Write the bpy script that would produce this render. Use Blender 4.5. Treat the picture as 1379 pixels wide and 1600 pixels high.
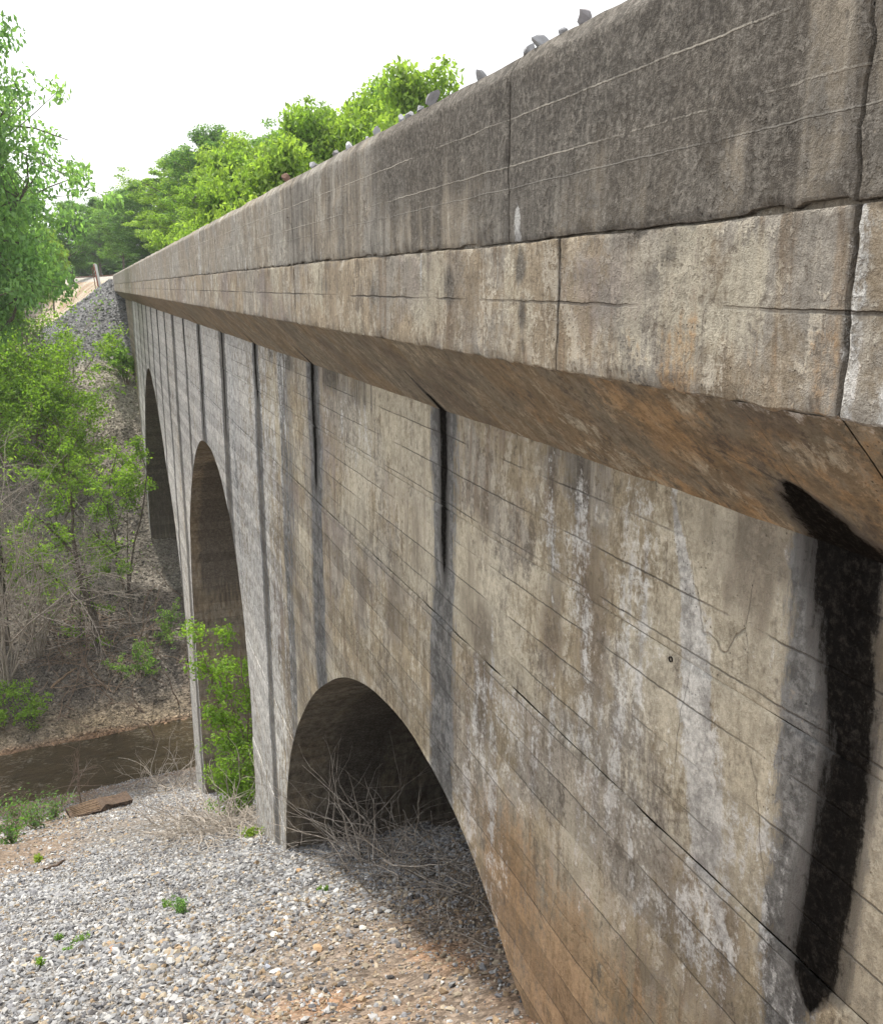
import bpy, math, random
import numpy as np
from mathutils import Vector

# ------------------------------------------------------------------ camera, sky, sun, exposure
scene = bpy.context.scene
for o in list(bpy.data.objects):
    bpy.data.objects.remove(o)
R = math.radians
PITCH, YAW = R(13.645), R(20.116)          # looking down, and right of the viaduct's axis (+Y)
cam_data = bpy.data.cameras.new('camera')
cam_data.sensor_fit = 'VERTICAL'
cam_data.sensor_height = 24.0
cam_data.lens = 21.75
cam_data.clip_start = 0.05
cam_data.clip_end = 6000
cam = bpy.data.objects.new('camera', cam_data)
scene.collection.objects.link(cam)
cam.location = (0, 0, 0)
cam.rotation_euler = (math.pi / 2 - PITCH, 0, -YAW)
scene.camera = cam

SUN_EL, SUN_AZ = R(64), R(-12)             # azimuth from +Y, negative = to the left
world = bpy.data.worlds.new('World')
scene.world = world
world.use_nodes = True
wn = world.node_tree
for n in list(wn.nodes):
    wn.nodes.remove(n)
sky = wn.nodes.new('ShaderNodeTexSky')
sky.sky_type = 'NISHITA'
sky.sun_disc = False
sky.sun_elevation = SUN_EL
sky.sun_rotation = SUN_AZ
sky.dust_density = 6.0
sky.air_density = 1.0
haze_mix = wn.nodes.new('ShaderNodeMix')
haze_mix.data_type = 'RGBA'
haze_mix.inputs[0].default_value = 0.8     # thin bright overcast over the blue
haze_mix.inputs[7].default_value = (8.6, 8.7, 8.8, 1)
bgn = wn.nodes.new('ShaderNodeBackground')
bgn.inputs[1].default_value = 0.105
wo = wn.nodes.new('ShaderNodeOutputWorld')
wn.links.new(sky.outputs[0], haze_mix.inputs[6])
wn.links.new(haze_mix.outputs[2], bgn.inputs[0])
wn.links.new(bgn.outputs[0], wo.inputs[0])

sun_data = bpy.data.lights.new('sun', 'SUN')
sun_data.energy = 3.0
sun_data.angle = R(3.0)
sun_data.color = (1.0, 0.95, 0.86)
sun = bpy.data.objects.new('sun', sun_data)
scene.collection.objects.link(sun)
sv = Vector((math.sin(SUN_AZ) * math.cos(SUN_EL), math.cos(SUN_AZ) * math.cos(SUN_EL), math.sin(SUN_EL)))
sun.rotation_euler = sv.to_track_quat('Z', 'Y').to_euler()
sun.location = (0, 20, 60)

scene.view_settings.view_transform = 'Standard'
scene.view_settings.look = 'None'
scene.view_settings.gamma = 1
scene.view_settings.use_curve_mapping = False
scene.view_settings.exposure = 1.05
scene.render.engine = 'CYCLES'
scene.cycles.max_bounces = 6
scene.cycles.diffuse_bounces = 3
scene.cycles.glossy_bounces = 2
scene.cycles.transmission_bounces = 4

# ------------------------------------------------------------------ helpers
C = scene.collection
rng = np.random.default_rng(7)
random.seed(7)


def hash2(ix, iy, seed):
    h = (ix.astype(np.int64) * 374761393 + iy.astype(np.int64) * 668265263 + seed * 982451653) & 0x7fffffff
    h = ((h ^ (h >> 13)) * 1274126177) & 0x7fffffff
    return ((h ^ (h >> 16)) & 0xffff) / 65535.0


def vn(x, y, seed=0):
    x = np.asarray(x, float)
    y = np.asarray(y, float)
    x, y = np.broadcast_arrays(x, y)
    ix, iy = np.floor(x), np.floor(y)
    fx, fy = x - ix, y - iy
    fx = fx * fx * (3 - 2 * fx)
    fy = fy * fy * (3 - 2 * fy)
    a, b = hash2(ix, iy, seed), hash2(ix + 1, iy, seed)
    c, d = hash2(ix, iy + 1, seed), hash2(ix + 1, iy + 1, seed)
    return (a + (b - a) * fx) + ((c + (d - c) * fx) - (a + (b - a) * fx)) * fy


def fbm(x, y, seed=0, octv=4):
    s, a, t = 0.0, 0.5, 0.0
    for i in range(octv):
        s = s + a * vn(np.asarray(x) * 2 ** i, np.asarray(y) * 2 ** i, seed + i * 17)
        t += a
        a *= 0.5
    return s / t


def sstep(a, b, x):
    t = np.clip((np.asarray(x, float) - a) / (b - a), 0, 1)
    return t * t * (3 - 2 * t)


def tag(o, label=None, cat=None, group=None, kind=None):
    if label: o['label'] = label
    if cat: o['category'] = cat
    if group: o['group'] = group
    if kind: o['kind'] = kind
    return o


def empty(name, loc=(0, 0, 0), rz=0.0):
    o = bpy.data.objects.new(name, None)
    C.objects.link(o)
    o.location = loc
    o.rotation_euler = (0, 0, rz)
    o.empty_display_size = 0.2
    return o


def mesh_np(name, V, faces, smooth=False, attrs=None, fattrs=None, sharp=None):
    """V (n,3); faces: list of (m,k) int arrays; attrs: name -> (n,4) vertex colours; fattrs -> (m,4) face colours"""
    me = bpy.data.meshes.new(name)
    V = np.asarray(V, np.float32)
    me.vertices.add(len(V))
    me.vertices.foreach_set('co', V.ravel())
    idx = np.concatenate([f.ravel() for f in faces]).astype(np.int32)
    tot = np.concatenate([np.full(len(f), f.shape[1], np.int32) for f in faces])
    st = np.zeros(len(tot), np.int32)
    st[1:] = np.cumsum(tot)[:-1]
    me.loops.add(len(idx))
    me.loops.foreach_set('vertex_index', idx)
    me.polygons.add(len(tot))
    me.polygons.foreach_set('loop_start', st)
    me.polygons.foreach_set('loop_total', tot)
    me.polygons.foreach_set('use_smooth', np.full(len(tot), smooth, bool))
    me.update(calc_edges=True)
    if smooth and sharp:
        me.set_sharp_from_angle(angle=R(sharp))
    for k, a in (attrs or {}).items():
        at = me.attributes.new(k, 'FLOAT_COLOR', 'POINT')
        at.data.foreach_set('color', np.asarray(a, np.float32).ravel())
    for k, a in (fattrs or {}).items():
        at = me.attributes.new(k, 'FLOAT_COLOR', 'FACE')
        at.data.foreach_set('color', np.asarray(a, np.float32).ravel())
    return me


def link(name, me, mat, parent=None):
    o = bpy.data.objects.new(name, me)
    C.objects.link(o)
    if mat is not None and not me.materials:
        me.materials.append(mat)
    if parent is not None:
        o.parent = parent
    return o


def grid_faces(nr, nc, off=0, mask=None):
    """quads of a row-major grid with nr rows, nc columns of vertices"""
    a = (np.arange(nr - 1)[:, None] * nc + np.arange(nc - 1)[None, :])
    f = np.stack([a, a + 1, a + nc + 1, a + nc], -1)
    if mask is not None:
        f = f[mask]
    return f.reshape(-1, 4) + off


class MB:
    """collects boxes and tubes into one mesh"""
    def __init__(s):
        s.V, s.Q, s.n = [], [], 0

    def add(s, V, F):
        s.V.append(np.asarray(V, float))
        s.Q.append(np.asarray(F, int) + s.n)
        s.n += len(V)

    def box(s, x0, x1, y0, y1, z0, z1):
        V = [(x, y, z) for z in (z0, z1) for y in (y0, y1) for x in (x0, x1)]
        s.add(V, [(0, 2, 3, 1), (4, 5, 7, 6), (0, 1, 5, 4), (2, 6, 7, 3), (0, 4, 6, 2), (1, 3, 7, 5)])

    def tube(s, P, rad, k=5):
        P = np.asarray(P, float)
        rad = np.broadcast_to(np.asarray(rad, float), (len(P),))
        T = np.gradient(P, axis=0)
        T /= np.linalg.norm(T, axis=1)[:, None] + 1e-9
        ref = np.where(np.abs(T[:, 2:3]) > .9, np.array([[1., 0, 0]]), np.array([[0, 0, 1.]]))
        A = np.cross(T, ref)
        A /= np.linalg.norm(A, axis=1)[:, None] + 1e-9
        B = np.cross(T, A)
        an = np.arange(k) * 2 * math.pi / k
        ring = P[:, None, :] + rad[:, None, None] * (np.cos(an)[None, :, None] * A[:, None, :] + np.sin(an)[None, :, None] * B[:, None, :])
        n = len(P)
        i = np.arange(n - 1)[:, None] * k
        j = np.arange(k)[None, :]
        F = np.stack([i + j, i + (j + 1) % k, i + k + (j + 1) % k, i + k + j], -1).reshape(-1, 4)
        s.add(ring.reshape(-1, 3), F)

    def mesh(s, name, smooth=False):
        return mesh_np(name, np.concatenate(s.V), [np.concatenate(s.Q)], smooth)


# camera rays, only used to read real positions off known planes
cp, sp, cy_, sy_ = math.cos(PITCH), math.sin(PITCH), math.cos(YAW), math.sin(YAW)
FWD = np.array([sy_ * cp, cy_ * cp, -sp])
RT = np.array([cy_, -sy_, 0.0])
UP = np.cross(RT, FWD)


def in_view(P, m=60):
    d = P @ FWD
    u = 689.5 + 1450 * (P @ RT) / np.maximum(d, .1)
    v = 800 - 1450 * (P @ UP) / np.maximum(d, .1)
    return (d > .3) & (u > -m) & (u < 1379 + m) & (v > -m) & (v < 1600 + m)


def at_y(u, v, y):
    d = (u - 689.5) * RT - (v - 800) * UP + 1450 * FWD
    return d * y / d[1]


def at_x(u, v, x):
    d = (u - 689.5) * RT - (v - 800) * UP + 1450 * FWD
    return d * x / d[0]


# ------------------------------------------------------------------ node helpers
class NT:
    def __init__(s, name):
        s.mat = bpy.data.materials.new(name)
        s.mat.use_nodes = True
        s.t = s.mat.node_tree
        for n in list(s.t.nodes):
            s.t.nodes.remove(n)

    def node(s, typ, ins=None, **kw):
        n = s.t.nodes.new(typ)
        for k, v in kw.items():
            setattr(n, k, v)
        for k, v in (ins or {}).items():
            s.set(n.inputs[k], v)
        return n

    def set(s, sock, v):
        if hasattr(v, 'is_output') or isinstance(v, bpy.types.NodeSocket):
            s.t.links.new(v, sock)
        elif isinstance(v, tuple) and len(v) == 3 and sock.type == 'RGBA':
            sock.default_value = (*v, 1)
        else:
            sock.default_value = v

    def m(s, op, a, b=None, c=None, clamp=False):
        n = s.node('ShaderNodeMath', operation=op, use_clamp=clamp)
        s.set(n.inputs[0], a)
        if b is not None: s.set(n.inputs[1], b)
        if c is not None: s.set(n.inputs[2], c)
        return n.outputs[0]

    def mix(s, f, a, b, mode='MIX'):
        n = s.node('ShaderNodeMix', data_type='RGBA', blend_type=mode)
        s.set(n.inputs[0], f)
        s.set(n.inputs[6], a)
        s.set(n.inputs[7], b)
        return n.outputs[2]

    def step(s, x, a, b, lo=0.0, hi=1.0):
        n = s.node('ShaderNodeMapRange', interpolation_type='SMOOTHSTEP')
        s.set(n.inputs[0], x)
        n.inputs[1].default_value = a
        n.inputs[2].default_value = b
        n.inputs[3].default_value = lo
        n.inputs[4].default_value = hi
        return n.outputs[0]

    def pos(s):
        return s.node('ShaderNodeNewGeometry').outputs['Position']

    def scale(s, v, sc, off=(0, 0, 0)):
        n = s.node('ShaderNodeMapping')
        s.set(n.inputs[0], v)
        n.inputs['Scale'].default_value = sc
        n.inputs['Location'].default_value = off
        return n.outputs[0]

    def noise(s, v, sc, det=6, rough=.55, dist=0.0):
        n = s.node('ShaderNodeTexNoise')
        s.set(n.inputs['Vector'], v)
        n.inputs['Scale'].default_value = sc
        n.inputs['Detail'].default_value = det
        n.inputs['Roughness'].default_value = rough
        n.inputs['Distortion'].default_value = dist
        return n.outputs[0]

    def voro(s, v, sc, feat='F1', rnd=1.0):
        n = s.node('ShaderNodeTexVoronoi', feature=feat)
        s.set(n.inputs['Vector'], v)
        n.inputs['Scale'].default_value = sc
        n.inputs['Randomness'].default_value = rnd
        return n

    def attr(s, name):
        n = s.node('ShaderNodeAttribute', attribute_name=name)
        return n

    def rgb(s, col):
        n = s.node('ShaderNodeSeparateColor')
        s.set(n.inputs[0], col)
        return n.outputs

    def out(s, shader):
        o = s.node('ShaderNodeOutputMaterial')
        s.t.links.new(shader, o.inputs[0])
        return s.mat

    def bsdf(s, col, rough=.9, normal=None, spec=.3):
        b = s.node('ShaderNodeBsdfPrincipled')
        s.set(b.inputs['Base Color'], col)
        s.set(b.inputs['Roughness'], rough)
        b.inputs['Specular IOR Level'].default_value = spec
        if normal is not None: s.set(b.inputs['Normal'], normal)
        return b.outputs[0]

    def bump(s, h, strength=.5, dist=.02, normal=None):
        b = s.node('ShaderNodeBump')
        b.inputs['Strength'].default_value = strength
        b.inputs['Distance'].default_value = dist
        s.set(b.inputs['Height'], h)
        if normal is not None: s.set(b.inputs['Normal'], normal)
        return b.outputs[0]


def concrete(name, tan, grey, light, brown, board=None, lines=(), streak=1.0, pit=1.0, rough_amt=1.0, seed=0.0, greyness=0.0, flake=1.0, cream=(.47, .435, .345)):
    """weathered board-marked concrete; stains come in as mesh attributes stA (black, white, orange) and stB (soot, bluegrey, brown)"""
    t = NT(name)
    p = t.scale(t.pos(), (1, 1, 1), (seed, seed * .7, 0))
    patch = t.noise(p, .8, 5, .68, .3)
    patch2 = t.noise(t.scale(p, (1, 1, .55)), 3.1, 5, .75, .4)
    patch3 = t.noise(p, 7.5, 5, .72)
    strk = t.noise(t.scale(p, (7.5, 7.5, .5)), 1.0, 5, .68, .15)
    strk2 = t.noise(t.scale(p, (11, 11, 2.4)), 1.0, 6, .76, .25)
    fine = t.noise(p, 30, 4, .78)
    grit = t.noise(p, 150, 2, .8)
    A = t.rgb(t.attr('stA').outputs[0])
    B = t.rgb(t.attr('stB').outputs[0])
    rag = t.m('ADD', t.m('MULTIPLY', t.m('SUBTRACT', patch3, .5), .9), t.m('MULTIPLY', t.m('SUBTRACT', fine, .5), .55))
    c = t.mix(t.step(t.m('ADD', patch, t.m('MULTIPLY', rag, .25)), .44 - greyness, .56 - greyness), tan, grey)
    c = t.mix(t.m('MULTIPLY', t.step(t.m('ADD', strk, t.m('MULTIPLY', rag, .18)), .52, .64), .7 * streak), c, brown)
    fl = t.m('ADD', patch2, t.m('MULTIPLY', rag, .42))
    c = t.mix(t.m('MULTIPLY', t.step(fl, .54, .60), .72), c, light)
    dk = t.step(fl, .36, .43, 1, 0)
    c = t.mix(t.m('MULTIPLY', dk, .62), c, t.mix(.55, brown, (.11, .105, .10)))
    c = t.mix(t.m('MULTIPLY', t.step(strk2, .52, .66), .45 * streak), c, light)
    c = t.mix(t.m('MULTIPLY', t.step(strk2, .34, .47, 1, 0), .42 * streak), c, t.mix(.4, brown, (.10, .09, .08)))
    jit = t.m('ADD', t.m('MULTIPLY', t.m('SUBTRACT', strk, .5), 1.2), t.m('ADD', t.m('MULTIPLY', rag, .8), t.m('MULTIPLY', t.m('SUBTRACT', patch2, .5), .7)))
    Cc = t.rgb(t.attr('stC').outputs[0])
    mj = t.m('ADD', t.m('MULTIPLY', rag, .6), t.m('ADD', t.m('MULTIPLY', t.m('SUBTRACT', strk, .5), .6), t.m('MULTIPLY', t.m('SUBTRACT', strk2, .5), 1.1)))
    c = t.mix(t.m('MULTIPLY', t.step(t.m('ADD', Cc[0], mj), .34, .66), .75), c, cream)
    c = t.mix(t.m('MULTIPLY', t.step(t.m('ADD', Cc[1], mj), .36, .72), .65), c, (.20, .168, .155))
    c = t.mix(t.m('MULTIPLY', t.step(t.m('ADD', Cc[2], mj), .36, .74), .62), c, (.125, .10, .078))
    # brown and orange seepage
    c = t.mix(t.m('MULTIPLY', t.step(t.m('ADD', B[2], jit), .35, .8), .8), c, brown)
    c = t.mix(t.m('MULTIPLY', t.step(t.m('ADD', A[2], jit), .35, .8), .7), c, (.345, .222, .112))
    # blue-grey algae film, soot
    c = t.mix(t.m('MULTIPLY', t.step(t.m('ADD', B[1], t.m('ADD', t.m('MULTIPLY', jit, .5), t.m('MULTIPLY', t.m('SUBTRACT', strk2, .5), .7))), .44, .64), .88), c, t.mix(t.step(patch3, .4, .6), (.082, .086, .092), (.15, .154, .158)))
    c = t.mix(t.m('MULTIPLY', t.step(t.m('ADD', B[0], jit), .36, .82), .88), c, t.mix(t.step(fine, .4, .65), (.07, .062, .053), (.14, .127, .11)))
    # lime
    c = t.mix(t.m('MULTIPLY', t.step(t.m('ADD', A[1], t.m('MULTIPLY', jit, .8)), .46, .68), .78), c, t.mix(t.step(patch3, .38, .6), (.38, .38, .375), (.51, .51, .495)))
    # value variation
    c = t.mix(.9, c, t.mix(t.m('ADD', t.m('MULTIPLY', fine, .6), t.m('MULTIPLY', grit, .4)), (.22, .21, .20), (1.75, 1.75, 1.75)), 'MULTIPLY')
    c = t.mix(.55, c, t.mix(t.step(t.m('ADD', t.m('MULTIPLY', patch3, .65), t.m('MULTIPLY', strk2, .35)), .36, .64), (.58, .57, .56), (1.42, 1.42, 1.42)), 'MULTIPLY')
    flk = t.step(fl, .53, .56)
    hgt = t.m('ADD', t.m('MULTIPLY', patch3, .7), t.m('ADD', t.m('MULTIPLY', fine, 1.0), t.m('MULTIPLY', grit, .55)))
    hgt = t.m('ADD', hgt, t.m('MULTIPLY', flk, .28 * flake))
    sep = t.node('ShaderNodeSeparateXYZ')
    t.set(sep.inputs[0], t.pos())
    z = sep.outputs[2]
    zw = t.m('ADD', z, t.m('MULTIPLY', t.m('SUBTRACT', t.noise(t.scale(p, (1.6, 1.6, .2)), 2.0, 4, .75), .5), .03))
    brk = t.m('ADD', t.noise(t.scale(p, (.8, .8, 2.0)), 1.3, 2, .6), t.m('MULTIPLY', rag, .3))
    if board:
        sp_, off = board
        f = t.m('PINGPONG', t.m('ADD', zw, off), sp_ / 2)          # 0 at each board edge
        ln = t.m('MULTIPLY', t.step(f, .002, .008, 1, 0), t.step(brk, .36, .56))
        c = t.mix(t.m('MULTIPLY', ln, .68), c, (.05, .044, .04))
        hgt = t.m('SUBTRACT', hgt, t.m('MULTIPLY', ln, .8))
        # every board row takes its own tone
        row = t.node('ShaderNodeTexWhiteNoise', noise_dimensions='1D')
        t.set(row.inputs['W'], t.m('FLOOR', t.m('DIVIDE', t.m('ADD', zw, off), sp_)))
        c = t.mix(.36, c, t.mix(row.outputs[0], (.55, .54, .53), (1.45, 1.43, 1.4)), 'MULTIPLY')
    for z0, wd, col, amt in lines:
        d = t.m('ABSOLUTE', t.m('SUBTRACT', zw, z0))
        ln = t.m('MULTIPLY', t.step(d, wd * .35, wd, 1, 0), t.step(brk, .34, .56))
        c = t.mix(t.m('MULTIPLY', ln, amt), c, col)
        hgt = t.m('ADD', hgt, t.m('MULTIPLY', ln, .6 if col[0] > .2 else -1.2))
    # hairline cracks
    wob = t.node('ShaderNodeTexNoise')
    t.set(wob.inputs['Vector'], p)
    wob.inputs['Scale'].default_value = 1.8
    wob.inputs['Detail'].default_value = 3
    wob.inputs['Roughness'].default_value = .5
    wv = t.node('ShaderNodeVectorMath', operation='SCALE')
    t.set(wv.inputs[0], wob.outputs[1])
    wv.inputs['Scale'].default_value = .16
    cr_p = t.node('ShaderNodeVectorMath', operation='ADD')
    t.set(cr_p.inputs[0], t.scale(p, (.8, .8, .3)))
    t.set(cr_p.inputs[1], wv.outputs[0])
    ce = t.voro(cr_p.outputs[0], 1.1, 'DISTANCE_TO_EDGE').outputs[0]
    crack = t.m('MULTIPLY', t.step(ce, .0005, .0024, 1, 0), t.step(t.noise(p, .6, 1), .56, .64))
    c = t.mix(t.m('MULTIPLY', crack, .5), c, (.045, .04, .035))
    hgt = t.m('SUBTRACT', hgt, t.m('MULTIPLY', crack, 1.2))
    # blow holes and spalls
    vo = t.voro(t.scale(p, (1, 1, .8)), 30)
    hole = t.m('MULTIPLY', t.step(vo.outputs[0], .07, .16, 1, 0), t.step(patch2, .5, .62))
    spall = t.m('MULTIPLY', t.step(patch3, .655, .69), pit)
    c = t.mix(t.m('MULTIPLY', hole, .75 * pit), c, (.035, .03, .026))
    c = t.mix(t.m('MULTIPLY', spall, .45), c, (.33, .28, .22))
    hgt = t.m('SUBTRACT', hgt, t.m('MULTIPLY', hole, .9 * pit))
    hgt = t.m('SUBTRACT', hgt, t.m('MULTIPLY', spall, .9))
    # black wet seepage on top of everything
    bf = t.m('ADD', A[0], t.m('ADD', t.m('MULTIPLY', t.m('SUBTRACT', strk, .5), .55), t.m('ADD', t.m('MULTIPLY', rag, .42), t.m('MULTIPLY', t.m('SUBTRACT', strk2, .5), .5))))
    film = t.step(bf, .26, .44)
    c = t.mix(t.m('MULTIPLY', film, .7), c, t.mix(t.step(strk2, .4, .62), (.035, .032, .03), (.10, .092, .085)))
    blk = t.step(bf, .44, .64)
    c = t.mix(t.m('MULTIPLY', blk, .97), c, t.mix(t.step(fine, .45, .75), (.006, .0055, .005), (.03, .026, .022)))
    rgh = t.m('SUBTRACT', .93, t.m('MULTIPLY', blk, .2))
    nb = t.bump(hgt, .8 * rough_amt, .012)
    b_ = t.bsdf(c, rgh, nb, .25)
    t.set(b_.node.inputs['Specular IOR Level'], t.m('MULTIPLY', t.m('SUBTRACT', 1.0, blk), .25))
    return t.out(b_)


MAT = {}
MAT['parapet'] = concrete('parapet_concrete', (.27, .235, .185), (.27, .255, .225), (.37, .345, .295), (.16, .132, .10),
                          lines=((.84, .0055, (.50, .46, .39), .6), (.61, .0055, (.50, .46, .39), .5), (.50, .0045, (.38, .36, .32), .35)), rough_amt=1.2, seed=3.1)
MAT['fascia'] = concrete('fascia_concrete', (.305, .25, .178), (.285, .262, .225), (.43, .39, .32), (.205, .152, .10),
                         lines=((-.075, .009, (.07, .06, .05), .85),), rough_amt=1.3, seed=11.3, cream=(.41, .375, .295))
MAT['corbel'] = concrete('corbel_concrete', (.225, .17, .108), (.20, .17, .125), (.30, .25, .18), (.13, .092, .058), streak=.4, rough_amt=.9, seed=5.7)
MAT['wall'] = concrete('wall_concrete', (.315, .265, .185), (.295, .27, .228), (.415, .38, .31), (.195, .15, .105), board=(.292, .055), seed=0.0, cream=(.455, .415, .325))
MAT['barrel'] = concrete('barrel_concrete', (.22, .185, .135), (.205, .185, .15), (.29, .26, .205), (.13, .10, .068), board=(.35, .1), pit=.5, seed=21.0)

# ------------------------------------------------------------------ the viaduct
XF, XW = 2.10, 2.715                        # outer face of the parapet, face of the spandrel wall
ZB, ZT, ZM = -0.395, 1.06, 0.23            # fascia bottom, front top edge, pour joint
ZW = -1.03                                  # top of the wall below the corbel
XF2, XW2 = 10.1, 9.485                       # the same on the far side
Y0, YW_END, Y_END = -14.0, 74.2, 101.5
STRIPES = [-2.1, 2.72, 7.37, 12.5, 17.35, 22.15, 27.2, 31.8, 36.4, 40.6, 45.3, 50.2, 54.8, 59.3, 64.0, 68.7, 73.2, 78, 83, 88, 93, 98]
ARCH = [
    [(1.1, -30), (1.15, -13), (1.35, -9.6), (2.2, -8.3), (3.4, -7.1), (4.5, -6.2), (5.4, -5.55), (5.71, -5.35), (6.03, -5.12), (6.45, -4.88), (6.91, -4.69), (7.58, -4.53), (8.37, -4.45), (9.29, -4.52), (10.1, -4.67), (11.06, -4.98), (12.02, -5.44), (13.16, -6.13), (14.29, -7.05), (14.94, -7.72), (15.58, -8.6), (16.05, -9.6), (16.35, -11), (16.4, -30)],
    [(20.35, -30), (20.4, -13), (20.45, -9), (20.7, -7.9), (21.2, -6.9), (21.92, -5.95), (22.75, -5.25), (23.84, -4.73), (25.06, -4.43), (26.49, -4.32), (28.2, -4.46), (29.4, -4.8), (30.68, -5.38), (32.43, -6.48), (33.6, -7.5), (34.6, -8.9), (35.2, -10.5), (35.5, -13), (35.6, -30)],
    [(40.3, -30), (40.35, -15.5), (40.9, -12.9), (42.9, -10.6), (45.75, -8.6), (47.56, -7.5), (49.49, -6.5), (52.13, -5.4), (54.0, -4.8), (56.1, -4.55), (58.2, -4.8), (60.05, -5.35), (62.06, -6.2), (65.1, -8.0), (68.5, -10.8), (70.5, -13.5), (71.5, -17), (71.6, -30)],
]


def arch_curve(pts, n=14):
    """smooth the measured profile a little (Catmull-Rom)"""
    P = np.array(pts, float)
    out = [P[0]]
    for i in range(len(P) - 1):
        p0, p1, p2, p3 = P[max(i - 1, 0)], P[i], P[i + 1], P[min(i + 2, len(P) - 1)]
        long_ = abs(p2[1] - p1[1]) > 6
        k = 12 if long_ else 5
        for j in range(1, k + 1):
            t = j / k
            if long_:
                q = p1 + (p2 - p1) * t
            else:
                m1 = (p2 - p0) / 2 if abs(p1[1] - p0[1]) < 6 else (p2 - p1)
                m2 = (p3 - p1) / 2 if abs(p3[1] - p2[1]) < 6 else (p2 - p1)
                q = (2 * t**3 - 3 * t**2 + 1) * p1 + (t**3 - 2 * t**2 + t) * m1 + (-2 * t**3 + 3 * t**2) * p2 + (t**3 - t**2) * m2
            out.append(q)
    return np.array(out)


ACUR = [arch_curve(a) for a in ARCH]
for a in ACUR:                              # strictly increasing in y so that it is a function of y
    a[:, 0] = np.maximum.accumulate(a[:, 0] + np.arange(len(a)) * 1e-5)


def arch_z(y):
    z = np.full(np.shape(y), -40.0)
    for a in ACUR:
        ins = (y > a[0, 0]) & (y < a[-1, 0])
        z = np.where(ins, np.interp(y, a[:, 0], a[:, 1]), z)
    return z


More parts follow.
